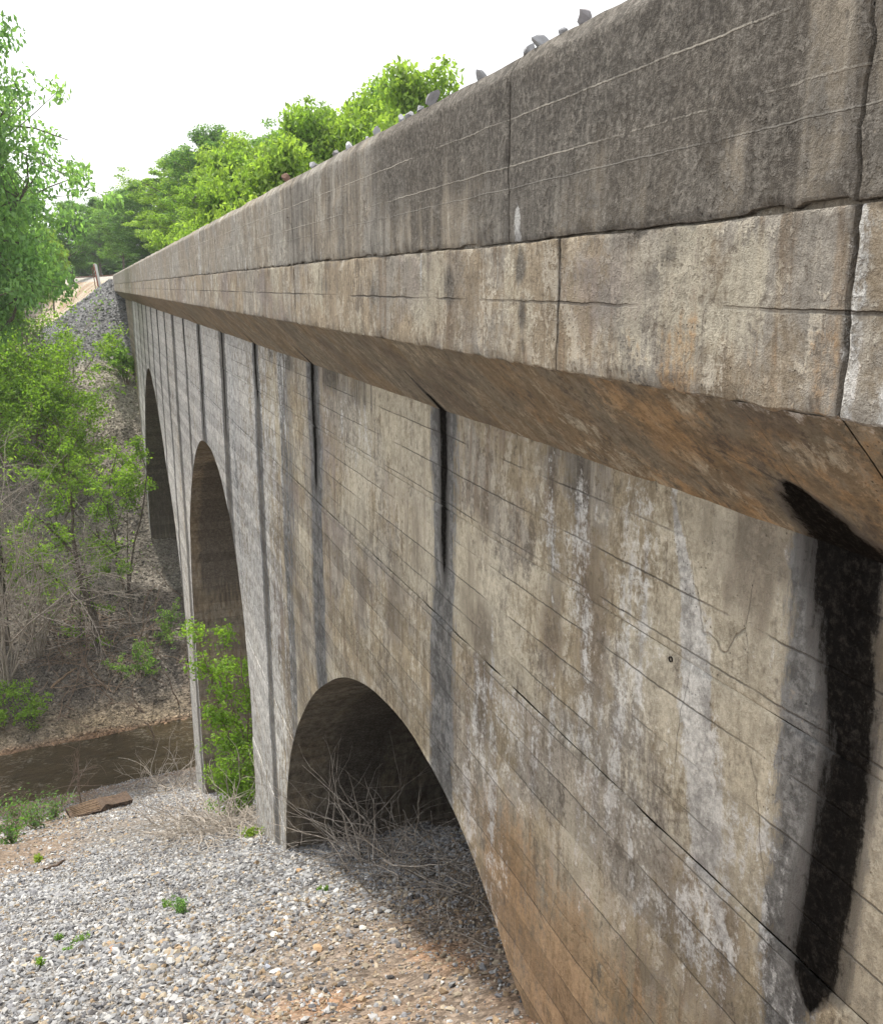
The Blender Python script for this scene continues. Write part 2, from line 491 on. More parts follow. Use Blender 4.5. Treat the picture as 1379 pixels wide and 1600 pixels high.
def stain_wall(y, z):
    n = len(y)
    A = np.zeros((n, 4))
    B = np.zeros((n, 4))
    wob = (fbm(y * 1.5, z * .9, 5) - .5)
    smask = np.zeros(n)
    for k, y0 in enumerate(STRIPES):
        if abs(y0 - 2.72) < .01:
            yc = np.interp(z, [-3.1, -2.4, -1.8, -1.0], [2.69, 2.66, 2.64, 2.76]) + wob * .05
            w = np.interp(z, [-3.12, -3.0, -2.9, -2.6, -1.8, -1.3, -1.0], [.0, .10, .16, .15, .125, .17, .22])
            A[:, 0] = np.maximum(A[:, 0], 1.0 - .5 * np.abs(y - yc) / np.maximum(w, .01))
            B[:, 1] = np.maximum(B[:, 1], (1.05 - .5 * np.abs(y - 2.82 - wob * .12) / .21) * sstep(-4.6, -2.6, z))
            B[:, 2] = np.maximum(B[:, 2], .8 * np.exp(-((y - 2.98) / .08)**2) * sstep(-3.1, -2.7, z))
            B[:, 0] = np.maximum(B[:, 0], .5 * sstep(3.5, 2.7, y) * sstep(-2.9, -3.5, z))
        else:
            r = random.Random(k)
            zl = {7.37: -2.7, 12.5: -3.0}.get(y0, -1.5 - 3.5 * r.random())
            w = np.interp(z, [zl - .3, zl, zl + .5, ZW - .25, ZW], [.06, .10, .13, .15, .17]) * (.9 if y0 < 10 else 1.15)
            dy = np.abs(y - y0 - wob * .12)
            A[:, 0] = np.maximum(A[:, 0], (.80 - .42 * dy / np.maximum(w, .004)) * sstep(zl - .3, zl + .5, z))
            hw = .25 if y0 < 10 else (.33 if y0 < 15 else .30 + .32 * r.random())
            fall = np.interp(z, [-30, -9, -5, -1], [.82, .9, 1.0, 1.1]) * (.86 + .28 * fbm(z * .5, z * 0 + k, 87))
            B[:, 1] = np.maximum(B[:, 1], fall * (1.12 - .5 * dy / hw))
            smask = np.maximum(smask, 1.15 - dy / hw)
            hw2 = hw * .5
            B[:, 0] = np.maximum(B[:, 0], (fall * .95) * (1.0 - .5 * dy / hw2) * (1.0 if y0 > 15 else .55))
    # lime plume beside the nearest drain
    py = np.interp(z, [-3.3, -3.16, -2.95, -2.21, -1.56, -1.08], [3.15, 3.22, 3.44, 3.55, 3.71, 3.9])
    pw = np.interp(z, [-3.4, -3.1, -2.6, -2.2, -1.6, -1.1], [.0, .05, .15, .17, .08, .03])
    pl = 1.1 - .55 * np.abs(y - py - .04) / np.maximum(pw, .005)
    A[:, 1] = np.maximum(A[:, 1], pl)
    A[:, 1] = np.maximum(A[:, 1], .55 * sstep(-3.0, -2.9, z) * sstep(-2.6, -2.8, z) * sstep(3.6, 4.2, y) * sstep(5.6, 5.0, y))
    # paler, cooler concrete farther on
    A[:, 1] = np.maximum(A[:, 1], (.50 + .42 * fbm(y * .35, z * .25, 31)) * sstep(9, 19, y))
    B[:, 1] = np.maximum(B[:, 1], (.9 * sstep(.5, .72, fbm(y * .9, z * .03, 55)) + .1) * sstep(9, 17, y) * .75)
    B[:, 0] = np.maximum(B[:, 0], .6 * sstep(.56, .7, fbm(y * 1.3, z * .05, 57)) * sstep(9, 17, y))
    A[:, 1] = np.maximum(A[:, 1], np.clip(.10 + 1.5 * (fbm(y * .8, z * .6, 77, 5) - .48), 0, .5))
    A[:, 1] = np.maximum(A[:, 1], .8 * np.exp(-((y - np.interp(z, [-3.8, -3.05], [4.03, 4.2])) / .028)**2) * sstep(-3.75, -3.6, z) * sstep(-3.0, -3.1, z))
    # orange seep low on the near arch leg
    A[:, 2] = np.maximum(A[:, 2], .74 * sstep(-3.1, -4.4, z) * sstep(8.0, 5.8, y) * (.6 + .7 * fbm(y * 1.2, z * .6, 12)))
    # brown wash
    B[:, 0] = np.maximum(B[:, 0], .62 * sstep(.56, .72, fbm(y * 3.2, z * .22, 59)) * sstep(-3.4, -1.4, z) * sstep(16, 10, y))
    B[:, 2] = .15 + .45 * (fbm(y * .6, z * .5, 8) - .3) * sstep(20, 10, y)
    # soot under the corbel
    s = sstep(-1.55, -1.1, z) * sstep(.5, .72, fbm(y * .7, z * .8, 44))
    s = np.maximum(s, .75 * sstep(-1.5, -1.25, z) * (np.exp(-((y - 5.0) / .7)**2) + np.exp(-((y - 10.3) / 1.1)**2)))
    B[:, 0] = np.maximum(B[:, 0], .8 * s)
    # a grimy band under the main pour joint
    B[:, 0] = np.maximum(B[:, 0], .33 * np.exp(-((z + 2.75) / .16)**2) * sstep(4.0, 4.6, y) * sstep(9, 7, y))
    A[:, 1] *= 1 - .92 * sstep(.0, .45, smask)
    # pale rim along the nearest seep
    A[:, 1] = np.maximum(A[:, 1], .62 * np.exp(-((y - 3.08 - .12 * (fbm(z * 1.7, z * 0, 83) - .5)) / .035)**2) * sstep(-3.2, -2.9, z))
    return np.clip(A, 0, 1.3), np.clip(B, 0, 1.3)


def mottle_wall(y, z):
    """cream, purplish and dark brown blotches, lift by lift"""
    n = len(y)
    Cc = np.zeros((n, 4))
    up = sstep(-2.98, -2.90, z)
    n1 = fbm(y * .85, z * .8, 401, 6)
    n2 = fbm(y * 1.7, z * .9, 403, 6)
    n3 = fbm(y * .5, z * .5, 405, 4)
    nearw = sstep(20, 11, y)
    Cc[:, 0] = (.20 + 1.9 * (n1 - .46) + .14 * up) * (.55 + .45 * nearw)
    Cc[:, 0] = np.maximum(Cc[:, 0], .75 * sstep(3.52, 3.42, y) * sstep(3.0, 3.08, y) * sstep(-3.05, -2.95, z) * sstep(-1.75, -1.95, z))
    band = sstep(-3.65, -3.0, z) * sstep(-2.90, -2.95, z)
    Cc[:, 1] = .20 + 1.5 * (n3 - .5) + .26 * band * sstep(3.8, 4.6, y) * (.4 + 1.2 * n1) - .05 * up
    Cc[:, 1] = np.maximum(Cc[:, 1], .6 * sstep(.52, .66, n3) * sstep(-4.0, -4.6, z) * sstep(9, 6, y))
    Cc[:, 2] = .16 + 2.2 * (n2 - .47) + .5 * np.exp(-((z + 2.62) / .22)**2) * (n1 - .25) * sstep(4.2, 5.0, y)
    Cc[:, 2] -= .12 * up * nearw
    return np.clip(Cc, 0, 1.3)


def mottle_fascia(y, z, upper):
    n = len(y)
    Cc = np.zeros((n, 4))
    n1 = fbm(y * 1.3, z * 1.1, 411, 5)
    n2 = fbm(y * 3.0, z * 1.0, 413, 5)
    if upper:
        Cc[:, 1] = .3 * sstep(7, 14, y) + .6 * (n1 - .5)
        Cc[:, 2] = .05 + 1.1 * (n2 - .45)
    else:
        Cc[:, 0] = .22 + 1.9 * (n1 - .46)
        Cc[:, 1] = .2 + 1.5 * (fbm(y * .8, z * 1.5, 415) - .5) + .12 * sstep(8, 14, y)
        Cc[:, 2] = .12 + 2.0 * (n2 - .48)
    return np.clip(Cc, 0, 1.3)


def spaced(y0, y1, k=.006, mn=.04, extra=()):
    out = [y0]
    while out[-1] < y1:
        out.append(out[-1] + max(mn, abs(out[-1]) * k) if out[-1] > -1 else out[-1] + .3)
    out[-1] = y1
    o = np.array(sorted(set(out) | set(e for e in extra if y0 < e < y1)))
    return o


viaduct = empty('railway_viaduct', (0, 0, 0))
tag(viaduct, 'long grey and tan concrete arch railway viaduct with stained parapet running away from the viewer', 'bridge')

# spandrel wall and piers, one part for each pour lift
LIFTS = [ZW + .05, -1.87, -2.92, -4.23, -5.40, -6.62, -7.85, -9.1, -10.35, -11.6, -12.9, -14.2, -15.6, -17.0, -18.4, -19.8, -21.4, -23.2, -25.0, -28.0]
crit = []
for a in ACUR:
    crit += list(a[:, 0])
for i in range(len(LIFTS) - 1):
    zt, zb = LIFTS[i], LIFTS[i + 1]
    step = .045 if zb > -6 else (.09 if zb > -12 else .2)
    ext = list(crit)
    for a in ACUR:                          # exact crossings of the arch line with the lift's edges
        for zz in (zt, zb):
            s = np.nonzero((a[:-1, 1] - zz) * (a[1:, 1] - zz) < 0)[0]
            for q in s:
                f = (zz - a[q, 1]) / (a[q + 1, 1] - a[q, 1])
                ext.append(a[q, 0] + f * (a[q + 1, 0] - a[q, 0]))
        ext += [a[0, 0] - 2e-3, a[-1, 0] + 2e-3]
    ys = spaced(Y0 if i < 6 else .0, YW_END, extra=ext)
    az = arch_z(ys)
    bot = np.clip(az, zb, zt)
    nr = max(4, int((zt - zb) / step))
    tt = np.concatenate([[0, .012 / (zt - zb)], np.linspace(.03 / (zt - zb), 1 - .03 / (zt - zb), nr), [1 - .012 / (zt - zb), 1]])
    Z = zt + (bot - zt)[None, :] * tt[:, None]
    Yg = np.broadcast_to(ys[None, :], Z.shape)
    X = XW + (fbm(Yg * .5, Z * .7, 3) - .5) * .03 + (fbm(Yg * 3, Z * 3, 4) - .5) * .012 + (hash2(np.array([i]), np.array([3]), 9)[0] - .5) * .012
    edge = np.zeros_like(tt)
    edge[[0, -1]] = .014
    edge[[1, -2]] = .003
    full = (bot <= zb + 1e-6)
    rec = edge[:, None] * np.ones_like(Z)
    rec[-2:, ~full] = 0
    if i == 0:
        rec[:2] = 0
    X = X + rec * (.5 + 1.0 * vn(Yg * 4, Z * 0 + i, 21))
    hcol = (zt - bot)
    ok = (hcol[:-1] > 1e-4) | (hcol[1:] > 1e-4)
    mask = np.broadcast_to(ok[None, :], (len(tt) - 1, len(ys) - 1))
    V = np.stack([X, Yg, Z], -1).reshape(-1, 3)
    F = grid_faces(len(tt), len(ys), 0, mask)
    F = F[:, ::-1]
    sA, sB = stain_wall(V[:, 1], V[:, 2])
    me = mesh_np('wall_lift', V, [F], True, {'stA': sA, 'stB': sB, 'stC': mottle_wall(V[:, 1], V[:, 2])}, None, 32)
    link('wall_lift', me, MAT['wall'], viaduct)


def zero_attr(n, a=(0, 0, 0), b=(0, 0, 0)):
    return {'stA': np.tile([*a, 1.0], (n, 1)), 'stB': np.tile([*b, 1.0], (n, 1)), 'stC': np.tile([0., 0., 0., 1.], (n, 1))}


# arch barrels (intrados and inner pier faces)
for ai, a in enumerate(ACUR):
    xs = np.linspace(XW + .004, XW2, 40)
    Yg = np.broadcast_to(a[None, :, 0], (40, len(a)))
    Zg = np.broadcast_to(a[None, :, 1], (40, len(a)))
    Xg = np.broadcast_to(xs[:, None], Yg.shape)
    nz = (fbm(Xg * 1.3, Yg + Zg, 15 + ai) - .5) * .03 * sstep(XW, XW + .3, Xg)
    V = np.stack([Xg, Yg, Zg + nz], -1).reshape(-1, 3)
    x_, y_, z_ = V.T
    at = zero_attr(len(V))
    # a dark damp band part-way in, and the shade of the inside painted on all over
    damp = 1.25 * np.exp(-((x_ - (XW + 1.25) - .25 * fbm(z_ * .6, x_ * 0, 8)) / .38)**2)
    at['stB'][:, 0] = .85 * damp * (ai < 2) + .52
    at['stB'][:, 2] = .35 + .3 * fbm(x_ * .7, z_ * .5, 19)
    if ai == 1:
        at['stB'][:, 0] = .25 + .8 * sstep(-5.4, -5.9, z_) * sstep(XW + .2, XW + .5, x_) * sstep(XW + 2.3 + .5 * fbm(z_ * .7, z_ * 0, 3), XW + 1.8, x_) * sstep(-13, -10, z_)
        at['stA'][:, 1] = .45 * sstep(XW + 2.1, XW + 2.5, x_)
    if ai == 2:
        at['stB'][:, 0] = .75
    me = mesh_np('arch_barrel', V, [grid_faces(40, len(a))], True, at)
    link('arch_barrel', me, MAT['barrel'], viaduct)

# far-side wall, closed, plain
ys = spaced(Y0, Y_END, .02, .4, extra=crit)
az = np.clip(arch_z(ys), -28, None)
V = np.concatenate([np.stack([np.full_like(ys, XW2), ys, np.full_like(ys, ZW)], -1), np.stack([np.full_like(ys, XW2), ys, az], -1)])
me = mesh_np('rear_wall', V, [grid_faces(2, len(ys))], False, zero_attr(len(V)))
link('rear_wall', me, MAT['wall'], viaduct)

# set-back abutment wall behind the last pier, and the return between them
ys = spaced(YW_END - .02, Y_END, .01, .3)
zs = np.linspace(ZW, -26, 40)
Yg, Zg = np.meshgrid(ys, zs)
V = np.stack([np.full_like(Yg, XW + .28), Yg, Zg], -1).reshape(-1, 3)
sA, sB = stain_wall(V[:, 1], V[:, 2])
sA[:, 0] = 0
sA[:, 1] *= .5
sB[:, 0] *= .5
sB[:, 1] *= .6
sB[:, 2] = .6
me = mesh_np('abutment_wall', V, [grid_faces(len(zs), len(ys))[:, ::-1]], True, {'stA': sA, 'stB': sB})
link('abutment_wall', me, MAT['wall'], viaduct)
m = MB()
m.box(XW + .01, XW + .6, YW_END - .3, YW_END, -28, ZW)
me = m.mesh('pier_return')
for k, v in zero_attr(len(me.vertices)).items():
    at = me.attributes.new(k, 'FLOAT_COLOR', 'POINT')
    at.data.foreach_set('color', v.astype(np.float32).ravel())
link('pier_return', me, MAT['wall'], viaduct)

# corbel, fascia and parapet, cast in bays between the vertical joints
BAY_LOW = [Y0, -4.4, 2.235, 4.10, 10.42, 17.3, 23.8, 30.2, 36.5, 42.9, 49.3, 55.7, 62.1, 68.5, 74.9, 81.3, 87.7, 94.1, Y_END]
BAY_UP = [Y0, -4.4, 2.245, 4.72, 10.42, 17.3, 23.8, 30.2, 36.5, 42.9, 49.3, 55.7, 62.1, 68.5, 74.9, 81.3, 87.7, 94.1, Y_END]


def stain_fascia(y, z, upper):
    n = len(y)
    A = np.zeros((n, 4))
    B = np.zeros((n, 4))
    p = fbm(y * .6, z * 1.2, 61)
    if upper:
        near = sstep(15, 3.8, y)
        B[:, 0] = (.16 + .56 * near) + .95 * (p - .5) + .16 * sstep(.25, .9, z) * near + .5 * (fbm(y * 2.2, z * .7, 63) - .5)
        # lighter rain-washed run where the drains cross
        B[:, 0] -= .30 * sstep(3.2, 2.2, y) * sstep(.3, .9, z)
        B[:, 0] -= .3 * np.exp(-((y - 2.8) / .1)**2) * np.exp(-((z - .42) / .14)**2)
        B[:, 1] = (.22 + .5 * (fbm(y * 1.1, z * .25, 65) - .4)) * sstep(6, 14, y)
        A[:, 1] = .10 + .55 * sstep(6, 18, y) * fbm(y * .9, z * .5, 3)
        for yy in (4.6, 9.1, 13.9, 18.2, 24, 31):
            A[:, 1] = np.maximum(A[:, 1], .75 * np.exp(-((y - yy) / .07)**2) * sstep(.6, .3, z))
    else:
        B[:, 0] = .22 * sstep(-.1, .12, z) + .9 * (p - .5) * sstep(-.2, .05, z) + .35 * sstep(.10, .22, z) * fbm(y * 1.7, z * 0, 67)
        B[:, 1] = .42 * sstep(-.1, .05, z) * fbm(y * 1.1, z * 2, 71)
        A[:, 2] = .42 * sstep(0, -.2, z) * sstep(9, 3.5, y) * fbm(y * 1.6, z * .6, 9) * 1.4
        B[:, 2] = .2 + .35 * sstep(.05, -.3, z) * fbm(y * 2, z, 13)
        A[:, 1] = .34 * sstep(7, 18, y) + .4 * (fbm(y * .8, z, 23) - .4)
        for yy, zz, a_, b_, s_ in ((4.55, .1, .09, .12, 1.05), (4.52, -.13, .06, .12, .9), (4.5, -.3, .03, .06, .7), (3.95, .06, .14, .05, .6), (4.0, -.28, .05, .08, .6), (5.6, 0, .15, .14, .7),
                                   (7.3, -.05, .2, .2, .7), (9.0, .0, .25, .2, .6), (3.2, .12, .12, .06, .6), (2.45, .0, .06, .1, .5)):
            B[:, 0] = np.maximum(B[:, 0], s_ * np.exp(-((y - yy) / a_)**2 - ((z - zz) / b_)**2))
        # whitish mortar round the joint at y = 2.2
        A[:, 1] = np.maximum(A[:, 1], .62 * np.exp(-((y - 2.2) / .07)**2))
        A[:, 1] = np.maximum(A[:, 1], .7 * sstep(2.2, 2.05, y) * sstep(-.1, -.3, z))
        A[:, 1] = np.maximum(A[:, 1], .7 * np.exp(-((y - 6.15) / .05)**2) * sstep(-.35, .1, z))
    return np.clip(A, 0, 1.3), np.clip(B, 0, 1.3)


def bay(name, ya, yb, prof, mat, upper, gap, rag):
    """prof: (dx, z) rows from top to bottom at the outer side; ends close into the joint"""
    ys = spaced(ya + gap / 2, yb - gap / 2, .006, .035)
    e = min(.03, (yb - ya) * .05)
    ys = np.array(sorted(set(list(ys) + [ys[0] + .008, ys[0] + e, ys[-1] - e, ys[-1] - .008])))
    dx = np.array([p_[0] for p_ in prof])
    zz = np.array([p_[1] for p_ in prof])
    Yg = np.broadcast_to(ys[None, :], (len(zz), len(ys))).copy()
    Z = np.broadcast_to(zz[:, None], Yg.shape).copy()
    X = XF + np.broadcast_to(dx[:, None], Yg.shape).copy()
    X += (fbm(Yg * .6, Z * 1.1, 2) - .5) * .02 + (fbm(Yg * 9, Z * 9, 6) - .5) * .014
    tw = sstep(ZT - .2, ZT + .0, Z) if upper else 0
    Z += tw * (fbm(Yg * 1.4, Yg * 0, 91) - .5) * .035
    if upper:                               # ragged, spalled lower lip at the pour joint
        lip = sstep(ZM + .05, ZM + .01, Z)
        Z += lip * ((fbm(Yg * 8, Yg * 0, 33, 6) - .5) * .009 + (fbm(Yg * 1.3, Yg * 0, 34, 3) - .5) * .03 + 0.014 * sstep(.66, .74, fbm(Yg * 6, Yg * 0, 36, 3)))
        X += lip * np.maximum(fbm(Yg * 9, Z * 3, 35) - .5, 0) * .05
    else:
        lip = sstep(ZM - .05, ZM - .01, Z)
        Z += lip * ((fbm(Yg * 8, Yg * 0, 38, 6) - .5) * .007 + (fbm(Yg * 1.3, Yg * 0, 34, 3) - .5) * .03)
        X += lip * np.maximum(fbm(Yg * 9, Z * 3, 45) - .5, 0) * .04
        low = sstep(ZB + .04, ZB + .005, Z)
        Z += low * (fbm(Yg * 9.0, Yg * 0, 37, 5) - .5) * .02
        X += low * np.maximum(fbm(Yg * 14, Yg * 0, 47, 4) - .52, 0) * .06
    # ragged vertical ends
    je = (fbm(Z * 9, Z * 0 + ya, 51, 6) - .5) * rag
    jw = (fbm(Z * 9, Z * 0 + yb, 51, 6) - .5) * rag
    ff = (ys - ys[0]) / (ys[-1] - ys[0])
    near0 = np.exp(-(ys - ys[0]) / .05)
    near1 = np.exp(-(ys[-1] - ys) / .05)
    Yg += je * near0[None, :] + jw * near1[None, :]
    X[:, 0] += .025 if upper else .05
    X[:, -1] += .025 if upper else .05
    X[:, 1] += .004
    X[:, -2] += .004
    V = np.stack([X, Yg, Z], -1).reshape(-1, 3)
    sA, sB = stain_fascia(V[:, 1], V[:, 2], upper)
    jd = np.minimum(np.abs(V[:, 1] - ya), np.abs(V[:, 1] - yb))
    sB[:, 0] = np.maximum(sB[:, 0], .75 * np.exp(-(jd / .025)**2))
    me = mesh_np(name, V, [grid_faces(len(zz), len(ys))[:, ::-1]], True, {'stA': sA, 'stB': sB, 'stC': mottle_fascia(V[:, 1], V[:, 2], upper)}, None, 28)
    return link(name, me, mat, viaduct)


prof_up = [(.50, 1.12), (.30, 1.155), (.075, 1.155), (.058, 1.146), (.008, 1.072), (.001, ZT - .005)]
prof_up += [(0, z) for z in np.linspace(ZT - .03, ZM + .03, 26)] + [(0, ZM + .012), (.003, ZM + .006), (.03, ZM + .003)]
prof_lo = [(.03, ZM - .003), (.003, ZM - .006), (0, ZM - .012)] + [(0, z) for z in np.linspace(ZM - .03, ZB + .02, 20)] + [(.001, ZB + .006), (.006, ZB), (.05, ZB - .02)]
for i in range(len(BAY_UP) - 1):
    bay('parapet_panel', BAY_UP[i], BAY_UP[i + 1], prof_up, MAT['parapet'], True, .003, .06)
    bay('fascia_panel', BAY_LOW[i], BAY_LOW[i + 1], prof_lo, MAT['fascia'], False, .008, .06)
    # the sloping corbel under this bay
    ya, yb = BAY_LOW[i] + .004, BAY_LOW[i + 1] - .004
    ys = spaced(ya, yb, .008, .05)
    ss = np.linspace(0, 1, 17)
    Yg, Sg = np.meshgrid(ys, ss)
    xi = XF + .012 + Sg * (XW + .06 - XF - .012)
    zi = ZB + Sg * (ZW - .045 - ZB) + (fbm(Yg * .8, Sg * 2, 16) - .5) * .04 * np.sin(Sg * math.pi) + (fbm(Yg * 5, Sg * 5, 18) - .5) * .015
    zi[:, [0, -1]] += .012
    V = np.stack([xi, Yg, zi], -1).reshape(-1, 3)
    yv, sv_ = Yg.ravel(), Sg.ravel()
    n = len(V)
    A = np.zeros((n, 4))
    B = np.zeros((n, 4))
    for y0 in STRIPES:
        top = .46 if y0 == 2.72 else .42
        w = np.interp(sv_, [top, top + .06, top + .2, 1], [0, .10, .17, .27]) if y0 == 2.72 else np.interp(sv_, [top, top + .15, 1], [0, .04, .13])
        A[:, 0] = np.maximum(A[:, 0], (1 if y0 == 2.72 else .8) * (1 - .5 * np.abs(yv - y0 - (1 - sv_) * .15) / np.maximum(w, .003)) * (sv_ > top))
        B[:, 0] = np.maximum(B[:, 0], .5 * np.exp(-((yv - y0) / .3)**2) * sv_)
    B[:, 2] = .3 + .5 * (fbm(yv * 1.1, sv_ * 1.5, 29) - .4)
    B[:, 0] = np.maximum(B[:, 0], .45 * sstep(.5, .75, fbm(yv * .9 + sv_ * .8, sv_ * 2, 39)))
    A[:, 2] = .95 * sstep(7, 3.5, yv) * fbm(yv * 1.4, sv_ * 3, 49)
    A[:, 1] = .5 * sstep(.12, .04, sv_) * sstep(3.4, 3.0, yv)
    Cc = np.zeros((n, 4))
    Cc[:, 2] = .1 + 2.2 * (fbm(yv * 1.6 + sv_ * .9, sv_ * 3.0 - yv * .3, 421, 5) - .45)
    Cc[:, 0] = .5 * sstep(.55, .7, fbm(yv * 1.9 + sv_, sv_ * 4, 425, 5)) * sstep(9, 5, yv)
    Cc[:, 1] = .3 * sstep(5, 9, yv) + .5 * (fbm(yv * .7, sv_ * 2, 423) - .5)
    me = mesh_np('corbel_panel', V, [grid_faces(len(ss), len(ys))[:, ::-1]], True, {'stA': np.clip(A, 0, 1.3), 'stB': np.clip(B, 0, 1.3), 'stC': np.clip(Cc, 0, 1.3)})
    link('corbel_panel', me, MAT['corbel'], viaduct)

# solid core behind the facings (joints show it as dark depth), and the far-side parapet
def plain_part(name, boxes, mat):
    m = MB()
    for b in boxes:
        m.box(*b)
    me = m.mesh(name)
    for k, v in zero_attr(len(me.vertices)).items():
        at = me.attributes.new(k, 'FLOAT_COLOR', 'POINT')
        at.data.foreach_set('color', v.astype(np.float32).ravel())
    return link(name, me, mat, viaduct)


m = MB()
m.tube(np.array([[XW + .02, 3.88, -1.91], [XW - .012, 3.88, -1.91]]), [.016, .016], 10)
m.tube(np.array([[XW - .012, 3.88, -1.91], [XW + .01, 3.88, -1.91], [XW + .0101, 3.88, -1.91]]), [.012, .012, .0005], 10)
t = NT('weep_hole_dark')  # near-black colour stands in for the shade inside the hole
link('weep_hole', m.mesh('weep_hole'), t.out(t.bsdf((.02, .015, .012), .9)), viaduct)
plain_part('parapet_core', [(XF + .028, XF + .46, Y0, Y_END - .01, ZB + .02, 1.06)], MAT['parapet'])
plain_part('deck_slab', [(XW + .05, XW2 - .05, Y0, Y_END - .02, -1.0, .35)], MAT['barrel'])
plain_part('rear_parapet', [(XF2 - .45, XF2, Y0, Y_END, ZB, 1.11), (XW2 - .05, XF2 - .46, Y0, Y_END, ZW, ZB + .1)], MAT['parapet'])

# ------------------------------------------------------------------ terrain
def track_x(y):
    return 6.1 - np.maximum(np.asarray(y, float) - 104, 0)**2 / 692.0


WATER_Z = -25.5


def creek_y(x):
    return 50.6 + 4 * np.sin(np.asarray(x, float) / 38.0)


def terrain(x, y):
    x = np.asarray(x, float)
    y = np.asarray(y, float)
    near = -2.85 - .49 * y
    near = np.where(y < 4.5, np.maximum(near, -1.62 - .72 * np.maximum(y, 0)), near)
    near = np.minimum(near, -1.62)
    near = near + (fbm(x * .5, y * .5, 101) - .5) * .35 + (fbm(x * 2.2, y * 2.2, 105) - .5) * .08
    near = near - .05 * np.maximum(np.abs(x - 3) - 14, 0)
    near = near + 10 * sstep(9.0, 13, x) * sstep(32, 20, y)  # unseen bank, added to block light through the nearest arch
    yc = creek_y(x)
    t = y - yc
    shore = (fbm(x * .7, y * .35, 113) - .5) * 1.1
    flat = WATER_Z + .05 + .10 * np.maximum(-t - 2.6, 0) + (fbm(x * .4, y * .4, 111) - .5) * .25
    a = np.maximum(near, flat)
    chan = -1.0 * sstep(3.3, 2.0, np.abs(t))
    far = WATER_Z + .15 + 1.6 * sstep(2.6, 8.5, t) + .27 * np.maximum(t - 6, 0)
    far = np.minimum(far, -1.5 + .01 * np.maximum(t, 0)) + (fbm(x * .2, y * .2, 121) - .5) * 1.6 * sstep(4, 15, t) + (fbm(x * .9, y * .9, 123) - .5) * .35 * sstep(2, 5, t) + shore * .5 * sstep(1.5, 3.0, t) * sstep(9, 5, t)
    far = far + 15 * sstep(13, 26, x) * sstep(6, 20, t) + 9 * sstep(-8, -17, x) * sstep(10, 26, t)
    far = np.minimum(far, -.8 + .01 * np.maximum(t, 0))
    z = np.where(t < 0, a, far)
    z = np.minimum(z, np.where(np.abs(t) < 3.6, WATER_Z + .35 + 1.2 * sstep(2.6, 4.0, np.abs(t)), 1e3)) + chan
    # end cone and embankment that carry the track away
    xt = track_x(y)
    dx = np.maximum(np.abs(x - xt) - 4.2, 0)
    dy = np.maximum(101.0 - y, 0)
    wobble = (fbm(x * .6, y * .6, 131) - .5) * .5 + (fbm(x * .16, y * .16, 133) - .5) * 1.0
    cone = .82 - .66 * np.sqrt((dx * 1.15)**2 + dy**2 + .05) + wobble * sstep(.5, 4, np.hypot(dx, dy))
    cone = np.where(y > 60, cone, -100)
    return np.maximum(z, cone)


def axis(a0, a1, d0, lo, hi, g=1.13):
    mid = list(np.arange(a0, a1 + 1e-6, d0))
    r, s = [], d0
    while mid[-1] + sum(r) < hi:
        s *= g
        r.append(s)
    up = list(mid[-1] + np.cumsum(r)) if r else []
    l, s = [], d0
    while mid[0] - sum(l) > lo:
        s *= g
        l.append(s)
    dn = list(mid[0] - np.cumsum(l))[::-1] if l else []
    return np.array(dn + mid + up)


gx = axis(-9, 10, .22, -1600, 1600)
gy = np.concatenate([axis(0, 26, .2, -300, 26), axis(26.3, 108, .38, 26.3, 2500)[0:]])
Xg, Yg = np.meshgrid(gx, gy)
Zg = terrain(Xg, Yg)
V = np.stack([Xg, Yg, Zg], -1).reshape(-1, 3)
x_, y_, z_ = V.T


